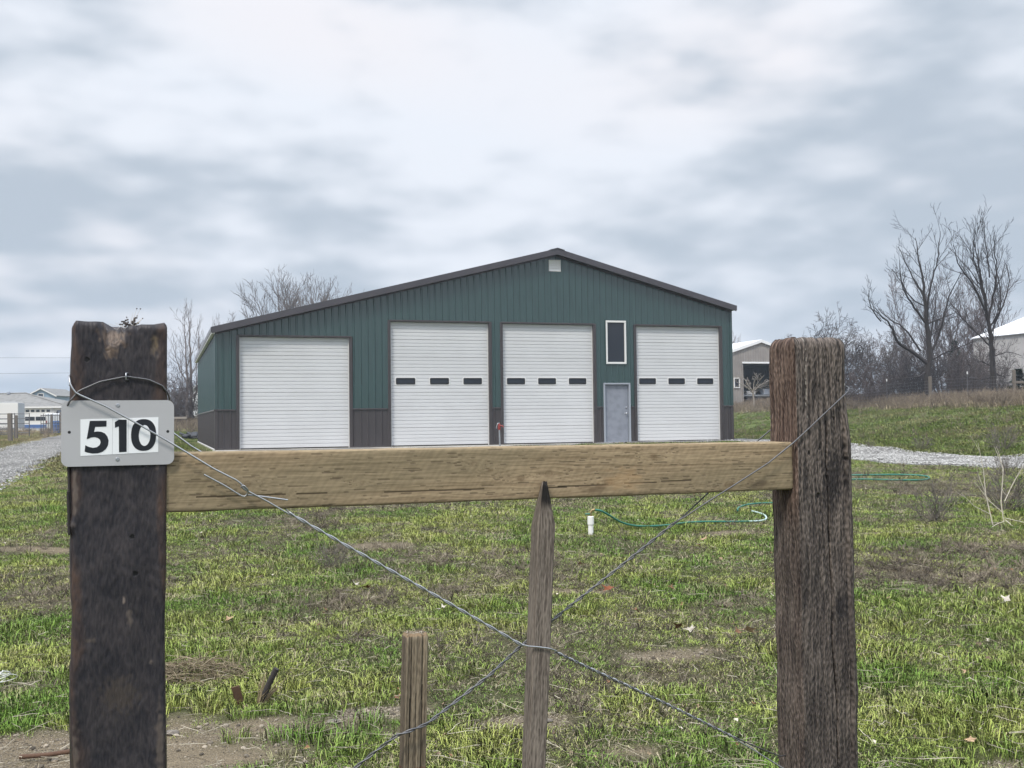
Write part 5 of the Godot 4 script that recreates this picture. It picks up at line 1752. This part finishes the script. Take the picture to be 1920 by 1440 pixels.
	part("post_body", sps, wood(128, 560, split, 0.25, 0.9), sp)
	var fr := Shape.new()
	for i in 26:
		var p := Vector3(g.randf_range(-0.026, 0.026) + 0.033, 1.043, g.randf_range(-0.02, 0.022))
		fr.tube(PackedVector3Array([p, p + Vector3(g.randf_range(-0.012, 0.012), g.randf_range(0.001, 0.006), g.randf_range(-0.008, 0.010))]), PackedFloat32Array([0.0009, 0.0003]), 3)
	part("frayed_fibres", fr, M.bone, sp)
	make_wires()

func make_sign() -> void:
	var n := thing("number_sign", "grey metal address plate reading 510 screwed to the black tie post", "sign", fence_at(-0.105, 1.530, 0.0022), FENCE)
	var PX := 1.0 / 808.0
	var roll := -0.012
	var loc := func(x: float, y: float) -> Vector2:     # plate coordinates of a spot 4 x enlarged, offset (888, 1006)
		var u: float = (x - 888.0) / 4.0 * PX
		var v: float = -(y - 1006.0) / 4.0 * PX
		return Vector2(u * cos(roll) - v * sin(roll), u * sin(roll) + v * cos(roll))
	var pl := Shape.new()
	pl.prism(rounded(0.244, 0.150, 0.016, 8), 0.0, 0.003)
	part("plate", pl, M.alu, n)
	var tiles := [[622, 905, 846, 898, 846, 1165, 626, 1175], [846, 898, 955, 895, 956, 1160, 846, 1165], [955, 895, 1169, 888, 1171, 1151, 956, 1160]]
	for t in tiles:
		var sh := Shape.new()
		var p := PackedVector2Array([loc.call(t[0] + 1, t[1]), loc.call(t[2] - 1, t[3]), loc.call(t[4] - 1, t[5]), loc.call(t[6] + 1, t[7])])
		sh.prism(p, 0.0031, 0.0036)
		part("number_sticker", sh, M.sticker, n)
	var five := [[688, 916], [803, 915], [803, 958], [725, 961], [718, 998], [742, 994], [768, 997], [793, 1009], [811, 1032], [819, 1062], [816, 1095], [802, 1124], [778, 1145], [745, 1156], [708, 1157], [676, 1150], [655, 1142], [659, 1096], [684, 1108], [712, 1115], [738, 1111], [757, 1096], [764, 1075], [759, 1055], [744, 1042], [722, 1036], [698, 1039], [668, 1052]]
	var one := [[888, 907], [943, 907], [946, 1147], [893, 1149], [889, 957], [862, 968], [861, 926]]
	var dig := [five, one]
	for d in dig:
		var p := PackedVector2Array()
		for q in d:
			p.append(loc.call(q[0], q[1]))
		var sh := Shape.new()
		sh.prism(p, 0.0037, 0.0041)
		part("numeral", sh, M.ink, n)
	var outer := PackedVector2Array()
	var inner := PackedVector2Array()
	for i in 48:
		var a := -TAU * i / 48
		var e := 0.86
		var cx := signf(cos(a)) * pow(absf(cos(a)), e)
		var cy := signf(sin(a)) * pow(absf(sin(a)), e)
		outer.append(loc.call(1064.5 + 89.0 * cx, 1021.5 + 119.0 * cy))
		inner.append(loc.call(1071.0 + 41.0 * cos(a), 1025.0 + 79.0 * sin(a)))
	part("numeral", ring_prism(outer, inner, 0.0037, 0.0041), M.ink, n)
	for q in [[880, 800], [882, 1201]]:
		var p: Vector2 = loc.call(q[0], q[1])
		var sh := Shape.new()
		sh.lathe([[0.0046, 0.0], [0.0046, 0.0006], [0.0040, 0.0014], [0.0022, 0.0016], [0.0018, 0.0004], [0.0, 0.0004]], 18, Vector3(p.x, p.y, 0.003), Basis(Vector3.RIGHT, PI / 2))
		part("screw", sh, M.galv, n)
	for q in [[549, 1000], [1237, 996]]:
		var p: Vector2 = loc.call(q[0], q[1])
		var sh := Shape.new()
		sh.lathe([[0.0034, 0.0], [0.0031, 0.0003], [0.0, 0.0003]], 16, Vector3(p.x, p.y, 0.003), Basis(Vector3.RIGHT, PI / 2))
		part("screw_hole", sh, M.black, n)

func twisted(pts: Array, r: float, gap: float, pitch: float) -> Array:      # two strands wound round a line
	var c := curve(pts, 0.006)
	var a := []
	var b := []
	var l := 0.0
	for i in c.size():
		if i: l += c[i].distance_to(c[i - 1])
		var d: Vector3 = (c[mini(i + 1, c.size() - 1)] - c[maxi(i - 1, 0)]).normalized()
		var u := d.cross(Vector3.BACK).normalized()
		var w := d.cross(u)
		var ph := TAU * l / pitch
		a.append(c[i] + (u * cos(ph) + w * sin(ph)) * gap)
		b.append(c[i] - (u * cos(ph) + w * sin(ph)) * gap)
	return [a, b]

func make_wires() -> void:
	var r := 0.0021
	var n := thing("brace_wire", "bright twisted wire from the sign post's top down to the right post", "wire", Vector3.ZERO)
	part("strand", piped(curve([Vector3(-1.045, 1.652, -2.54), Vector3(-1.022, 1.664, -2.46), Vector3(-1.006, 1.660, -2.42), Vector3(-1.000, 1.640, -2.412), Vector3(-0.988, 1.621, -2.416), Vector3(-0.930, 1.592, -2.436), Vector3(-0.865, 1.551, -2.460), Vector3(-0.798, 1.506, -2.488), Vector3(-0.708, 1.443, -2.524), Vector3(-0.655, 1.412, -2.543), Vector3(-0.644, 1.400, -2.548), Vector3(-0.636, 1.388, -2.552)], 0.012), r), M.wire, n)
	var t := twisted([Vector3(-0.545, 1.332, -2.588), Vector3(-0.40, 1.240, -2.625), Vector3(-0.18, 1.100, -2.695), Vector3(0.020, 0.971, -2.752)], r * 0.95, 0.0023, 0.085)
	part("strand", piped([Vector3(-0.647, 1.400, -2.545), Vector3(-0.642, 1.392, -2.549), Vector3(-0.59, 1.360, -2.570)] + t[0], r), M.wire, n)
	part("strand", piped([Vector3(-1.06, 1.645, -2.55), Vector3(-0.98, 1.60, -2.655), Vector3(-0.87, 1.545, -2.66), Vector3(-0.800, 1.494, -2.655), Vector3(-0.70, 1.43, -2.675), Vector3(-0.60, 1.362, -2.665), Vector3(-0.565, 1.340, -2.63)] + t[1], r), M.wire, n)
	part("stake_loop", piped(curve([Vector3(0.014, 0.974, -2.758), Vector3(0.034, 0.967, -2.764), Vector3(0.060, 0.963, -2.773), Vector3(0.092, 0.956, -2.784), Vector3(0.108, 0.946, -2.80)], 0.01), r), M.wire, n)
	t = twisted([Vector3(0.104, 0.943, -2.806), Vector3(0.19, 0.893, -2.845), Vector3(0.40, 0.778, -2.922), Vector3(0.612, 0.655, -3.001)], r * 0.95, 0.0027, 0.036)
	part("strand", piped(t[0] + [Vector3(0.66, 0.62, -3.02), Vector3(0.758, 0.552, -3.056), Vector3(0.86, 0.485, -3.10)], r), M.wire, n)
	part("strand", piped(t[1] + [Vector3(0.66, 0.625, -3.05), Vector3(0.768, 0.560, -3.145), Vector3(0.80, 0.545, -3.20)], r), M.oldwire, n)
	var k := thing("wire_tie", "short bent wire hooked to the bright brace wire over the rail", "wire", Vector3.ZERO)
	part("tie", piped(curve([Vector3(-0.729, 1.429, -2.521), Vector3(-0.687, 1.403, -2.537), Vector3(-0.652, 1.378, -2.550), Vector3(-0.642, 1.373, -2.553), Vector3(-0.635, 1.380, -2.555), Vector3(-0.632, 1.390, -2.550), Vector3(-0.641, 1.402, -2.540), Vector3(-0.648, 1.396, -2.546)], 0.006), r * 0.95), M.wire, k)
	part("tail", piped(curve([Vector3(-0.634, 1.3775, -2.556), Vector3(-0.60, 1.372, -2.570), Vector3(-0.546, 1.362, -2.589)], 0.01), r * 0.95), M.wire, k)
	var l := thing("wire_loop", "dull wire arched over the sign post's face and held by a staple", "wire", Vector3.ZERO)
	part("arc", piped(curve([Vector3(-1.03, 1.56, -2.45), Vector3(-1.006, 1.600, -2.416), Vector3(-0.985, 1.627, -2.424), Vector3(-0.943, 1.648, -2.440), Vector3(-0.891, 1.660, -2.460), Vector3(-0.845, 1.653, -2.477), Vector3(-0.817, 1.639, -2.488), Vector3(-0.806, 1.620, -2.50), Vector3(-0.812, 1.60, -2.53)], 0.01), r), M.oldwire, l)
	part("staple", piped([Vector3(-0.890, 1.668, -2.468), Vector3(-0.8895, 1.667, -2.455), Vector3(-0.8895, 1.653, -2.455), Vector3(-0.890, 1.652, -2.468)], 0.0017), M.galv, l)
	var b := thing("dark_brace_wire", "dull grey twisted wire from the right post's top down past the short post", "wire", Vector3.ZERO)
	t = twisted([Vector3(0.444, 1.250, -3.002), Vector3(0.272, 1.130, -2.938), Vector3(0.136, 1.037, -2.887), Vector3(0.062, 0.983, -2.862), Vector3(0.013, 0.952, -2.83), Vector3(-0.06, 0.905, -2.74), Vector3(-0.157, 0.842, -2.690), Vector3(-0.219, 0.808, -2.636), Vector3(-0.255, 0.800, -2.610), Vector3(-0.290, 0.790, -2.603), Vector3(-0.33, 0.760, -2.606), Vector3(-0.389, 0.717, -2.594), Vector3(-0.50, 0.64, -2.56), Vector3(-0.80, 0.44, -2.47)], r, 0.0025, 0.075)
	part("strand", piped([Vector3(1.02, 1.640, -3.25), Vector3(1.008, 1.634, -3.19), Vector3(0.998, 1.622, -3.168), Vector3(0.909, 1.550, -3.134), Vector3(0.873, 1.520, -3.122), Vector3(0.815, 1.474, -3.098), Vector3(0.733, 1.417, -3.067), Vector3(0.63, 1.36, -3.028), Vector3(0.534, 1.308, -2.994), Vector3(0.48, 1.273, -2.994)] + t[0], r), M.oldwire, b)
	part("strand", piped([Vector3(0.98, 1.63, -3.35), Vector3(0.799, 1.506, -3.317), Vector3(0.756, 1.477, -3.29), Vector3(0.65, 1.39, -3.19), Vector3(0.563, 1.326, -3.115), Vector3(0.49, 1.277, -3.04)] + t[1], r), M.oldwire, b)

# ---------------------------------------------------------------- small things in the field
func make_small() -> void:
	# white standpipe with faucet and the green hose
	var P := Vector3(0.88, rough(0.88, -12.22), -12.22)
	var n := thing("standpipe", "white plastic standpipe with faucet and hose in the grass", "standpipe", P)
	var s := Shape.new()
	s.lathe([[0.030, -0.05], [0.030, 0.115], [0.0, 0.116]], 16)
	part("lower_pipe", s, M.pvc, n)
	s = Shape.new()
	s.lathe([[0.0, 0.117], [0.036, 0.117], [0.037, 0.122], [0.037, 0.205], [0.033, 0.212], [0.0, 0.213]], 16)
	part("collar", s, M.pvc, n)
	part("riser", piped(curve([Vector3(0, 0.2, 0), Vector3(0, 0.255, 0), Vector3(0.015, 0.278, 0), Vector3(0.05, 0.288, 0.01)], 0.01), 0.014, 8), M.brass, n)
	part("faucet_handle", boxed(Vector3(-0.035, 0.24, 0.02), Vector3(0.06, 0.014, 0.02), 0.004), M.hose, n)
	var hp := []
	for q in [[0.93, 0.285, -12.21], [1.0, 0.275, -12.22], [1.12, 0.20, -12.35], [1.27, 0.10, -12.6], [1.45, 0.045, -12.75], [1.65, 0.03, -12.85], [1.9, 0.03, -12.98], [2.17, 0.03, -13.25], [2.45, 0.03, -13.4], [2.75, 0.03, -13.5], [3.0, 0.03, -13.65]]:
		hp.append(Vector3(q[0], rough(q[0], q[2]) + q[1], q[2]))
	var h := thing("garden_hose", "green garden hose running from the white standpipe through the grass", "hose", Vector3.ZERO)
	part("hose", piped(curve(hp, 0.05), 0.012, 8), M.hose, h)
	var pe := []
	for q in [[3.0, -13.65], [3.18, -13.8], [3.33, -14.1], [3.38, -14.5], [3.3, -14.8]]:
		pe.append(Vector3(q[0], rough(q[0], q[1]) + 0.03, q[1]))
	part("pale_end", piped(curve(pe, 0.05), 0.012, 8), M.hosepale, h)
	pe = []
	for q in [[3.12, -14.9], [3.2, -15.2], [3.42, -15.55], [3.7, -15.8], [4.05, -16.0], [4.4, -16.3]]:
		pe.append(Vector3(q[0], rough(q[0], q[1]) + 0.03, q[1]))
	tag(part("hose_length", piped(curve(pe, 0.05), 0.012, 8), M.hose, self), "loose length of green hose curling out from behind the right post", "hose", "", "thing")
	pe = []
	for q in [[4.9, -19.2], [6.18, -19.42], [7.04, -19.3], [7.5, -19.45], [7.68, -19.8], [7.45, -20.08], [6.9, -20.15], [6.0, -20.2], [5.0, -20.3]]:
		pe.append(Vector3(q[0], rough(q[0], q[1]) + 0.022, q[1]))
	tag(part("hose_length", piped(curve(pe, 0.08), 0.016, 8), M.hose, self), "doubled green hose lying in the weeds before the gravel strip", "hose", "", "thing")
	# yard hydrant before the workshop
	var hy := thing("yard_hydrant", "red headed yard hydrant on a pale pipe before the workshop", "hydrant", Vector3(-0.42, rough(-0.42, -33.8), -33.8))
	part("pipe", piped([Vector3(0.02, -0.1, 0), Vector3(0, 0.58, 0)], 0.024, 8), M.galv, hy)
	var hs := Shape.new()
	hs.lathe([[0.0, 0.54], [0.045, 0.54], [0.05, 0.60], [0.042, 0.70], [0.03, 0.74], [0.0, 0.75]], 12)
	part("head", hs, M.red, hy)
	part("spout", piped(curve([Vector3(0.03, 0.66, 0.02), Vector3(0.10, 0.67, 0.03), Vector3(0.13, 0.62, 0.04)], 0.02), 0.022, 8), M.red, hy)
	part("lever", piped(curve([Vector3(0.0, 0.75, 0), Vector3(-0.05, 0.74, 0.03), Vector3(-0.085, 0.64, 0.04), Vector3(-0.09, 0.58, 0.04)], 0.02), 0.013, 6), M.galv, hy)
	# wire coil at the left edge
	var c := thing("wire_coil", "loose coil of pale wire in the grass at far left", "wire", Vector3(-2.98, rough(-2.98, -6.2), -6.2))
	var cp := []
	for i in 80:
		var a := i * 0.32
		cp.append(Vector3(cos(a) * (0.10 + 0.035 * sin(a * 0.37)) - 0.05 + 0.02 * sin(a * 0.21), 0.06 + 0.05 * sin(a + 0.6) + 0.004 * i * 0.1, sin(a) * (0.13 + 0.03 * cos(a * 0.29))))
	cp.append(Vector3(0.02, 0.01, 0.3))
	part("coil", piped(cp, 0.0022, 5), M.pvc, c)
	# white dead shrub on the right
	var ob := {"wiggle": 0.07, "up": 0.02, "thin": 0.0018, "from": 0.15, "angle": 0.75, "per_m": [0, 4.5, 3.0, 3.0], "least": 0.06, "most": 0.5, "depth": 1, "bare": 0.1}
	var sy := rough(5.95, -12.98)
	limb_tree("dead_shrub", "bleached white dead shrub with bare forking stems at right", Vector3(5.95, sy, -12.98), [[0, -0.02, 0, 0.004], [0.0, 0.35, 0, 0.0075], [0.01, 0.62, 0.02, 0.005], [-0.07, 0.98, 0.05, 0.002]],
		[[[-0.15, 0.02, 0.02, 0.0075], [-0.20, 0.25, 0.03, 0.0065], [-0.24, 0.55, 0.02, 0.0045], [-0.30, 1.0, 0.0, 0.002]], [[-0.18, 0.15, 0.02, 0.005], [-0.36, 0.26, 0.1, 0.004], [-0.56, 0.42, 0.12, 0.002]], [[0, 0.15, 0, 0.004], [-0.12, 0.30, -0.05, 0.0045], [-0.27, 0.55, -0.1, 0.002]], [[0.0, 0.10, 0, 0.004], [0.16, 0.06, 0.1, 0.004], [0.33, 0.02, 0.12, 0.002]],
		[[0.0, 0.06, 0, 0.004], [-0.14, 0.06, 0.12, 0.004], [-0.30, -0.01, 0.2, 0.002]], [[0.01, 0.3, 0, 0.005], [0.12, 0.5, -0.06, 0.004], [0.30, 0.75, -0.1, 0.002]], [[0, 0.08, 0.02, 0.005], [0.08, 0.02, 0.16, 0.005], [0.12, -0.01, 0.24, 0.002]]], ob, M.bone, M.bone, 71).set_meta("category", "shrub")
	# bushes and weeds one can point to
	var od := {"wiggle": 0.24, "up": 0.02, "thin": 0.0032, "from": 0.1, "angle": 0.5, "per_m": [0, 12.0, 7.0, 3.0], "least": 0.06, "most": 0.35, "depth": 2, "bare": 0.1}
	var w1 := stems_bush("dead_bush", "dark upright dead bush at the gravel strip's far edge by right edge", Vector3(12.4, rough(12.4, -27.0), -27.0), 26, 0.75, 0.95, od, M.greywood, 81, 0.006, "bush", "dead bushes in the field")
	var bl := [[11.0, -28.6, 0.62, "low dark dead bush on the far side of the gravel strip"], [9.9, -29.6, 0.36, "smallest dark bush beyond the gravel strip beside the tie post"], [6.9, -15.0, 0.95, "dark wiry dead bush behind the bleached white shrub"], [5.35, -13.6, 0.78, "thin dark dead bush left of the bleached white shrub"], [9.4, -20.4, 0.70, "dark dead bush on the near edge of the gravel strip"], [-1.75, -10.4, 0.42, "dark flat dead bush left of the stake near the sandy patch"], [7.3, -13.9, 0.8, "dark dead bush right of the bleached white shrub"]]
	for i in bl.size():
		copy(w1, Vector3(bl[i][0], rough(bl[i][0], bl[i][1]) - 0.01, bl[i][1]), 1.3 * i + 0.5, bl[i][3], bl[i][2])
	# straw heap and woody stub beside the left post
	var g := RandomNumberGenerator.new()
	g.seed = 19
	var hp2 := thing("straw_heap", "matted heap of dead straw beside the sign post", "straw", Vector3(-1.93, rough(-1.93, -6.5), -6.5))
	var sh := Shape.new()
	for i in 420:
		var a := g.randf() * TAU
		var rr := 0.30 * sqrt(g.randf())
		var p := Vector3(cos(a) * rr, 0.11 * (1.0 - pow(rr / 0.31, 2.0)) * g.randf(), sin(a) * rr * 0.7)
		var d := Vector3(g.randfn(), 0.18 * g.randfn(), g.randfn()).normalized() * g.randf_range(0.04, 0.15)
		var b := g.randf_range(0.5, 1.2)
		sh.col = Color(0.27 * b, 0.22 * b, 0.15 * b)
		sh.tube(PackedVector3Array([p - d, p + Vector3(0, 0.012, 0), p + d]), PackedFloat32Array([0.0018, 0.0022, 0.001]), 3)
	part("straws", sh, M.weed, hp2)
	var wb := thing("dead_clump", "dead grass clump with a charred upright stub near the sandy patch", "stump", Vector3(-1.40, rough(-1.40, -5.92), -5.92))
	sh = Shape.new()
	for i in 34:
		var a := g.randf() * TAU
		var b := g.randf_range(0.5, 1.2)
		sh.col = Color(0.30 * b, 0.24 * b, 0.16 * b)
		var o := Vector3(cos(a), 0, sin(a)) * 0.02
		var d := Vector3(cos(a) * 0.35 + 0.45, 1, sin(a) * 0.35).normalized() * g.randf_range(0.08, 0.18)
		sh.tube(PackedVector3Array([o, o + d * 0.6, o + d + Vector3(0.01, -0.01, 0)]), PackedFloat32Array([0.0028, 0.0024, 0.0008]), 3)
	part("grass_blades", sh, M.weed, wb)
	part("stub", piped([Vector3(0.0, 0, 0), Vector3(0.045, 0.11, 0), Vector3(0.085, 0.19, 0)], 0.017, 7), M.bark, wb)
	part("bark_chip", boxed(Vector3(-0.115, 0.055, 0.05), Vector3(0.045, 0.12, 0.008), 0.003, Basis.from_euler(Vector3(0.2, 0.3, 0.25))), M.rust, wb)
	tag(part("fallen_stick", piped([Vector3(-2.28, rough(-2.28, -4.95) + 0.02, -4.95), Vector3(-2.15, rough(-2.15, -4.95) + 0.035, -4.95), Vector3(-1.98, rough(-1.98, -5.0) + 0.055, -5.0)], 0.011, 7), M.rust, self), "reddish broken stick lying at the foot of the sign post", "stick", "", "thing")
	# fallen leaves
	var leaf := func(sd: int, c: Color) -> Shape:
		var r := RandomNumberGenerator.new()
		r.seed = sd
		var l := Shape.new()
		var rim := []
		for i in 15:
			var a := TAU * i / 15
			var rr := (1.0 if i % 3 == 0 else 0.55) * r.randf_range(0.8, 1.1)
			rim.append(Vector3(cos(a) * rr, 0.45 * rr * rr * (0.4 + 0.6 * sin(a * 2.0 + sd)) + r.randf_range(0, 0.15), sin(a) * rr * 0.8))
		for i in 15:
			var b := r.randf_range(0.85, 1.15)
			l.col = Color(c.r * b, c.g * b, c.b * b)
			l.tri(Vector3(0, 0.1, 0), rim[(i + 1) % 15], rim[i])
		l.tube(PackedVector3Array([Vector3(0, 0.1, 0), Vector3(-0.7, 0.1, 0.2), Vector3(-1.3, 0.3, 0.3)]), PackedFloat32Array([0.03, 0.03, 0.02]), 3)
		return l
	var tone := {"red": Color(0.20, 0.075, 0.04), "brown": Color(0.17, 0.095, 0.055), "tan": Color(0.40, 0.28, 0.18), "white": Color(0.46, 0.42, 0.36)}
	var fl := [[0.77, -8.78, "red", 0.062, "reddish fallen leaf right of the stake, below the dark wire"], [0.91, -8.0, "brown", 0.05, "brown curled fallen leaf just below the reddish one"], [1.14, -7.42, "brown", 0.065, "brown leaf touching a pale leaf midway between stake and right post"], [1.20, -7.34, "white", 0.05, "bleached pale leaf touching the brown leaf midway to the right post"], [1.50, -7.22, "brown", 0.05, "dark brown leaf of the pair close to the right tie post"], [1.57, -7.24, "tan", 0.07, "large tan leaf of the pair close to the right tie post"], [-0.55, -8.14, "white", 0.06, "whitish leaf above the short post's top"], [3.71, -8.12, "white", 0.06, "whitish leaf near the right edge beyond the tie post"], [1.91, -5.34, "white", 0.036, "small whitish leaf in lush grass right of the tie post's foot"], [2.57, -6.12, "tan", 0.04, "small tan leaf far right below the dark stubs"], [2.10, -4.98, "tan", 0.03, "tiny tan leaf on the dark soil at the bottom right"], [-1.36, -9.14, "white", 0.05, "whitish leaf beside a dark weed left of the short post"], [-1.24, -9.0, "brown", 0.05, "brown leaf against the dark weed left of the short post"], [-2.12, -7.98, "tan", 0.05, "tan leaf in the grass right of the sign post"], [1.30, -8.9, "brown", 0.045, "brown leaf farther back than the reddish one"], [0.62, -10.0, "tan", 0.05, "tan leaf below the standpipe"], [2.1, -11.8, "tan", 0.06, "tan leaf under the green hose's far bend"]]
	for i in fl.size():
		var f: Array = fl[i]
		var o := part("fallen_leaf", leaf.call(i, tone[f[2]]), M.leafbrown, self)
		o.position = Vector3(f[0], rough(f[0], f[1]) + 0.045, f[1])
		o.rotation = Vector3(0.5, i * 1.9, 0.2)
		o.scale = Vector3.ONE * f[3]
		tag(o, f[4], "leaf", "fallen leaves in the grass", "thing")
	# stones
	for q in [[-0.93, -5.5, 0.030, "dark stone on the sandy patch left of the short post"], [0.16, -5.45, 0.022, "small grey stone on the bare spot between stake and short post"], [-1.72, -5.38, 0.03, "grey stone in the row of pebbles by the sign post"]]:
		var st := Shape.new()
		st.lathe([[0.0, -0.4], [0.8, -0.3], [1.0, 0.05], [0.75, 0.4], [0.3, 0.55], [0.0, 0.56]], 9, Vector3.ZERO, Basis.from_scale(Vector3(1.3, 0.8, 1.0)))
		var o := part("stone", st, M.greywood, self)
		o.position = Vector3(q[0], rough(q[0], q[1]) + 0.008, q[1])
		o.scale = Vector3.ONE * q[2]
		tag(o, q[3], "stone", "stones on the sandy ground", "thing")

# ---------------------------------------------------------------- sky
func make_sky() -> ImageTexture:
	var W := 2048
	var H := 1024
	var im := Image.create(W, H, false, Image.FORMAT_RGBF)
	var blobs := [[7.7, 14.0, 8.0, 3.0, 0.34], [-22.8, 15.5, 5.0, 3.5, 0.30], [-13.0, 19.0, 9.0, 3.0, 0.16], [-1.7, 10.3, 5.0, 2.0, 0.16], [16.7, 20.0, 3.0, 2.0, 0.30], [-3.0, 16.8, 7.0, 2.5, 0.20], [24.5, 17.5, 2.5, 2.0, 0.15], [-3.5, 8.4, 5.0, 1.6, 0.25],
		[-15.4, 12.2, 7.5, 2.0, -0.36], [-23.5, 11.4, 5.0, 2.2, -0.36], [22.5, 17.0, 4.5, 4.0, -0.34], [1.2, 21.0, 6.0, 2.0, -0.30], [8.3, 18.6, 4.5, 1.6, -0.28], [19.5, 10.5, 6.0, 1.8, -0.16], [-24.5, 7.0, 6.0, 2.5, -0.18], [-24.0, 21.0, 4.0, 2.0, -0.18], [22.0, 6.5, 6.0, 2.4, -0.10]]
	for y in H:
		var el := (0.5 - (y + 0.5) / H) * PI
		if el < -0.02:
			var gc := Color(0.30, 0.31, 0.28)
			for x in W:
				im.set_pixel(x, y, gc)
			continue
		var ed := rad_to_deg(el)
		var sy := maxf(sin(el), 0.0)
		for x in W:
			var az := wrapf((x + 0.5) / W * TAU, -PI, PI)          # straight ahead lies at the picture's edge
			var k := 1.0 / (sy + 0.10)
			var px := sin(az) * cos(el) * k
			var pz := cos(az) * cos(el) * k
			var n := 0.50 * fb.get_noise_2d(px * 26.0 + 300.0, pz * 26.0) + 0.30 * fb.get_noise_2d(px * 85.0, pz * 85.0 + 200.0) + 0.30 * fb.get_noise_3d(sin(az) * 330.0, ed * 15.0, cos(az) * 330.0) + 0.34 * fb.get_noise_3d(sin(az) * 900.0 + 4000.0, ed * 48.0, cos(az) * 900.0)
			var ad := rad_to_deg(az)
			if absf(ad) < 48.0 and ed < 30.0:
				var wob := 0.5 * fn.get_noise_2d(ad * 12.0, ed * 22.0)
				for b in blobs:
					var dx: float = (ad - b[0]) / b[2]
					var dy: float = (ed - b[1]) / b[3]
					var dd := dx * dx + dy * dy
					if dd < 14.0:
						n += 0.72 * b[4] * exp(-dd * (1.0 + wob)) 
			var t := clampf(0.50 + 1.4 * n, 0.0, 1.0)
			t = t * t * (3.0 - 2.0 * t)
			var c := Color(0.310, 0.355, 0.412).lerp(Color(0.528, 0.556, 0.606), t)
			var low := exp(-maxf(ed, 0.0) / 5.0)
			c = c.lerp(Color(0.325, 0.395, 0.475), 0.5 * low)
			var warm := clampf(fn.get_noise_3d(sin(az) * 260.0, ed * 9.0, cos(az) * 260.0), 0.0, 1.0) * t
			c = c.lerp(Color(0.585, 0.555, 0.565), 0.5 * warm)
			var up := 1.0 + 2.6 * smoothstep(20.0, 68.0, ed)
			im.set_pixel(x, y, Color(c.r * up, c.g * up, c.b * up))
	return ImageTexture.create_from_image(im)

func _ready() -> void:
	fn.noise_type = FastNoiseLite.TYPE_SIMPLEX_SMOOTH
	fn.frequency = 0.01
	fn.fractal_type = FastNoiseLite.FRACTAL_NONE
	fn.seed = 7
	fn.offset = Vector3(120000, 130000, 0)
	fb.offset = Vector3(140000, 125000, 0)
	fb.noise_type = FastNoiseLite.TYPE_SIMPLEX_SMOOTH
	fb.frequency = 0.01
	fb.fractal_octaves = 4
	fb.seed = 12
	# camera
	var cam := Camera3D.new()
	cam.name = "camera"
	add_child(cam)
	cam.position = Vector3(0, 1.55, 0)
	cam.basis = Basis(Vector3.RIGHT, deg_to_rad(1.9144)) * Basis(Vector3.BACK, deg_to_rad(-0.669))
	cam.fov = 39.61
	cam.near = 0.05
	cam.far = 1500.0
	cam.current = true
	# sky, sun behind the overcast, exposure
	var env := Environment.new()
	env.background_mode = Environment.BG_SKY
	var sky := Sky.new()
	var pm := PanoramaSkyMaterial.new()
	pm.panorama = make_sky()
	sky.sky_material = pm
	env.sky = sky
	env.tonemap_mode = Environment.TONE_MAPPER_LINEAR
	env.tonemap_exposure = 1.64
	env.sdfgi_enabled = true
	env.ssao_enabled = true
	env.ssil_enabled = true
	env.fog_enabled = true
	env.fog_density = 0.0007
	env.fog_light_color = Color(0.80, 0.85, 0.92)
	var we := WorldEnvironment.new()
	we.name = "environment"
	we.environment = env
	add_child(we)
	var sun := DirectionalLight3D.new()
	sun.name = "sun"
	add_child(sun)
	sun.rotation_degrees = Vector3(-52, -28, 0)
	sun.light_energy = 0.5
	sun.light_color = Color(1.0, 0.965, 0.91)
	sun.light_angular_distance = 10.0
	sun.shadow_enabled = true
	make_materials()
	make_ground()
	var dl := []
	for b in [-46.0, -30.0, -15.0, 0.0, 15.0, 30.0, 44.0, 60.0]:
		var p := along(-6.25, b)
		dl.append([p.x, p.y, 1.55])
	for b in [[-6.6, 75.0], [-8.5, 84.0], [-12.0, 90.0]]:
		var p := along(b[0], b[1])
		dl.append([p.x, p.y, 1.6])
	gravel_sheet("gravel_road", dl, 0.5)
	gravel_sheet("gravel_path", STRIP, 0.4)
	var fl := []
	for a in [-0.6, 4.0, 9.0, 14.0, 19.2]:
		var p := along(a, -2.3)
		fl.append([p.x, p.y, 1.0])
	gravel_sheet("gravel_forecourt", fl, 0.4)
	make_workshop()
	make_sheds()
	hip_house()
	make_left_yard()
	make_trees()
	make_fence()
	make_grass()
	make_brace()
	make_small()
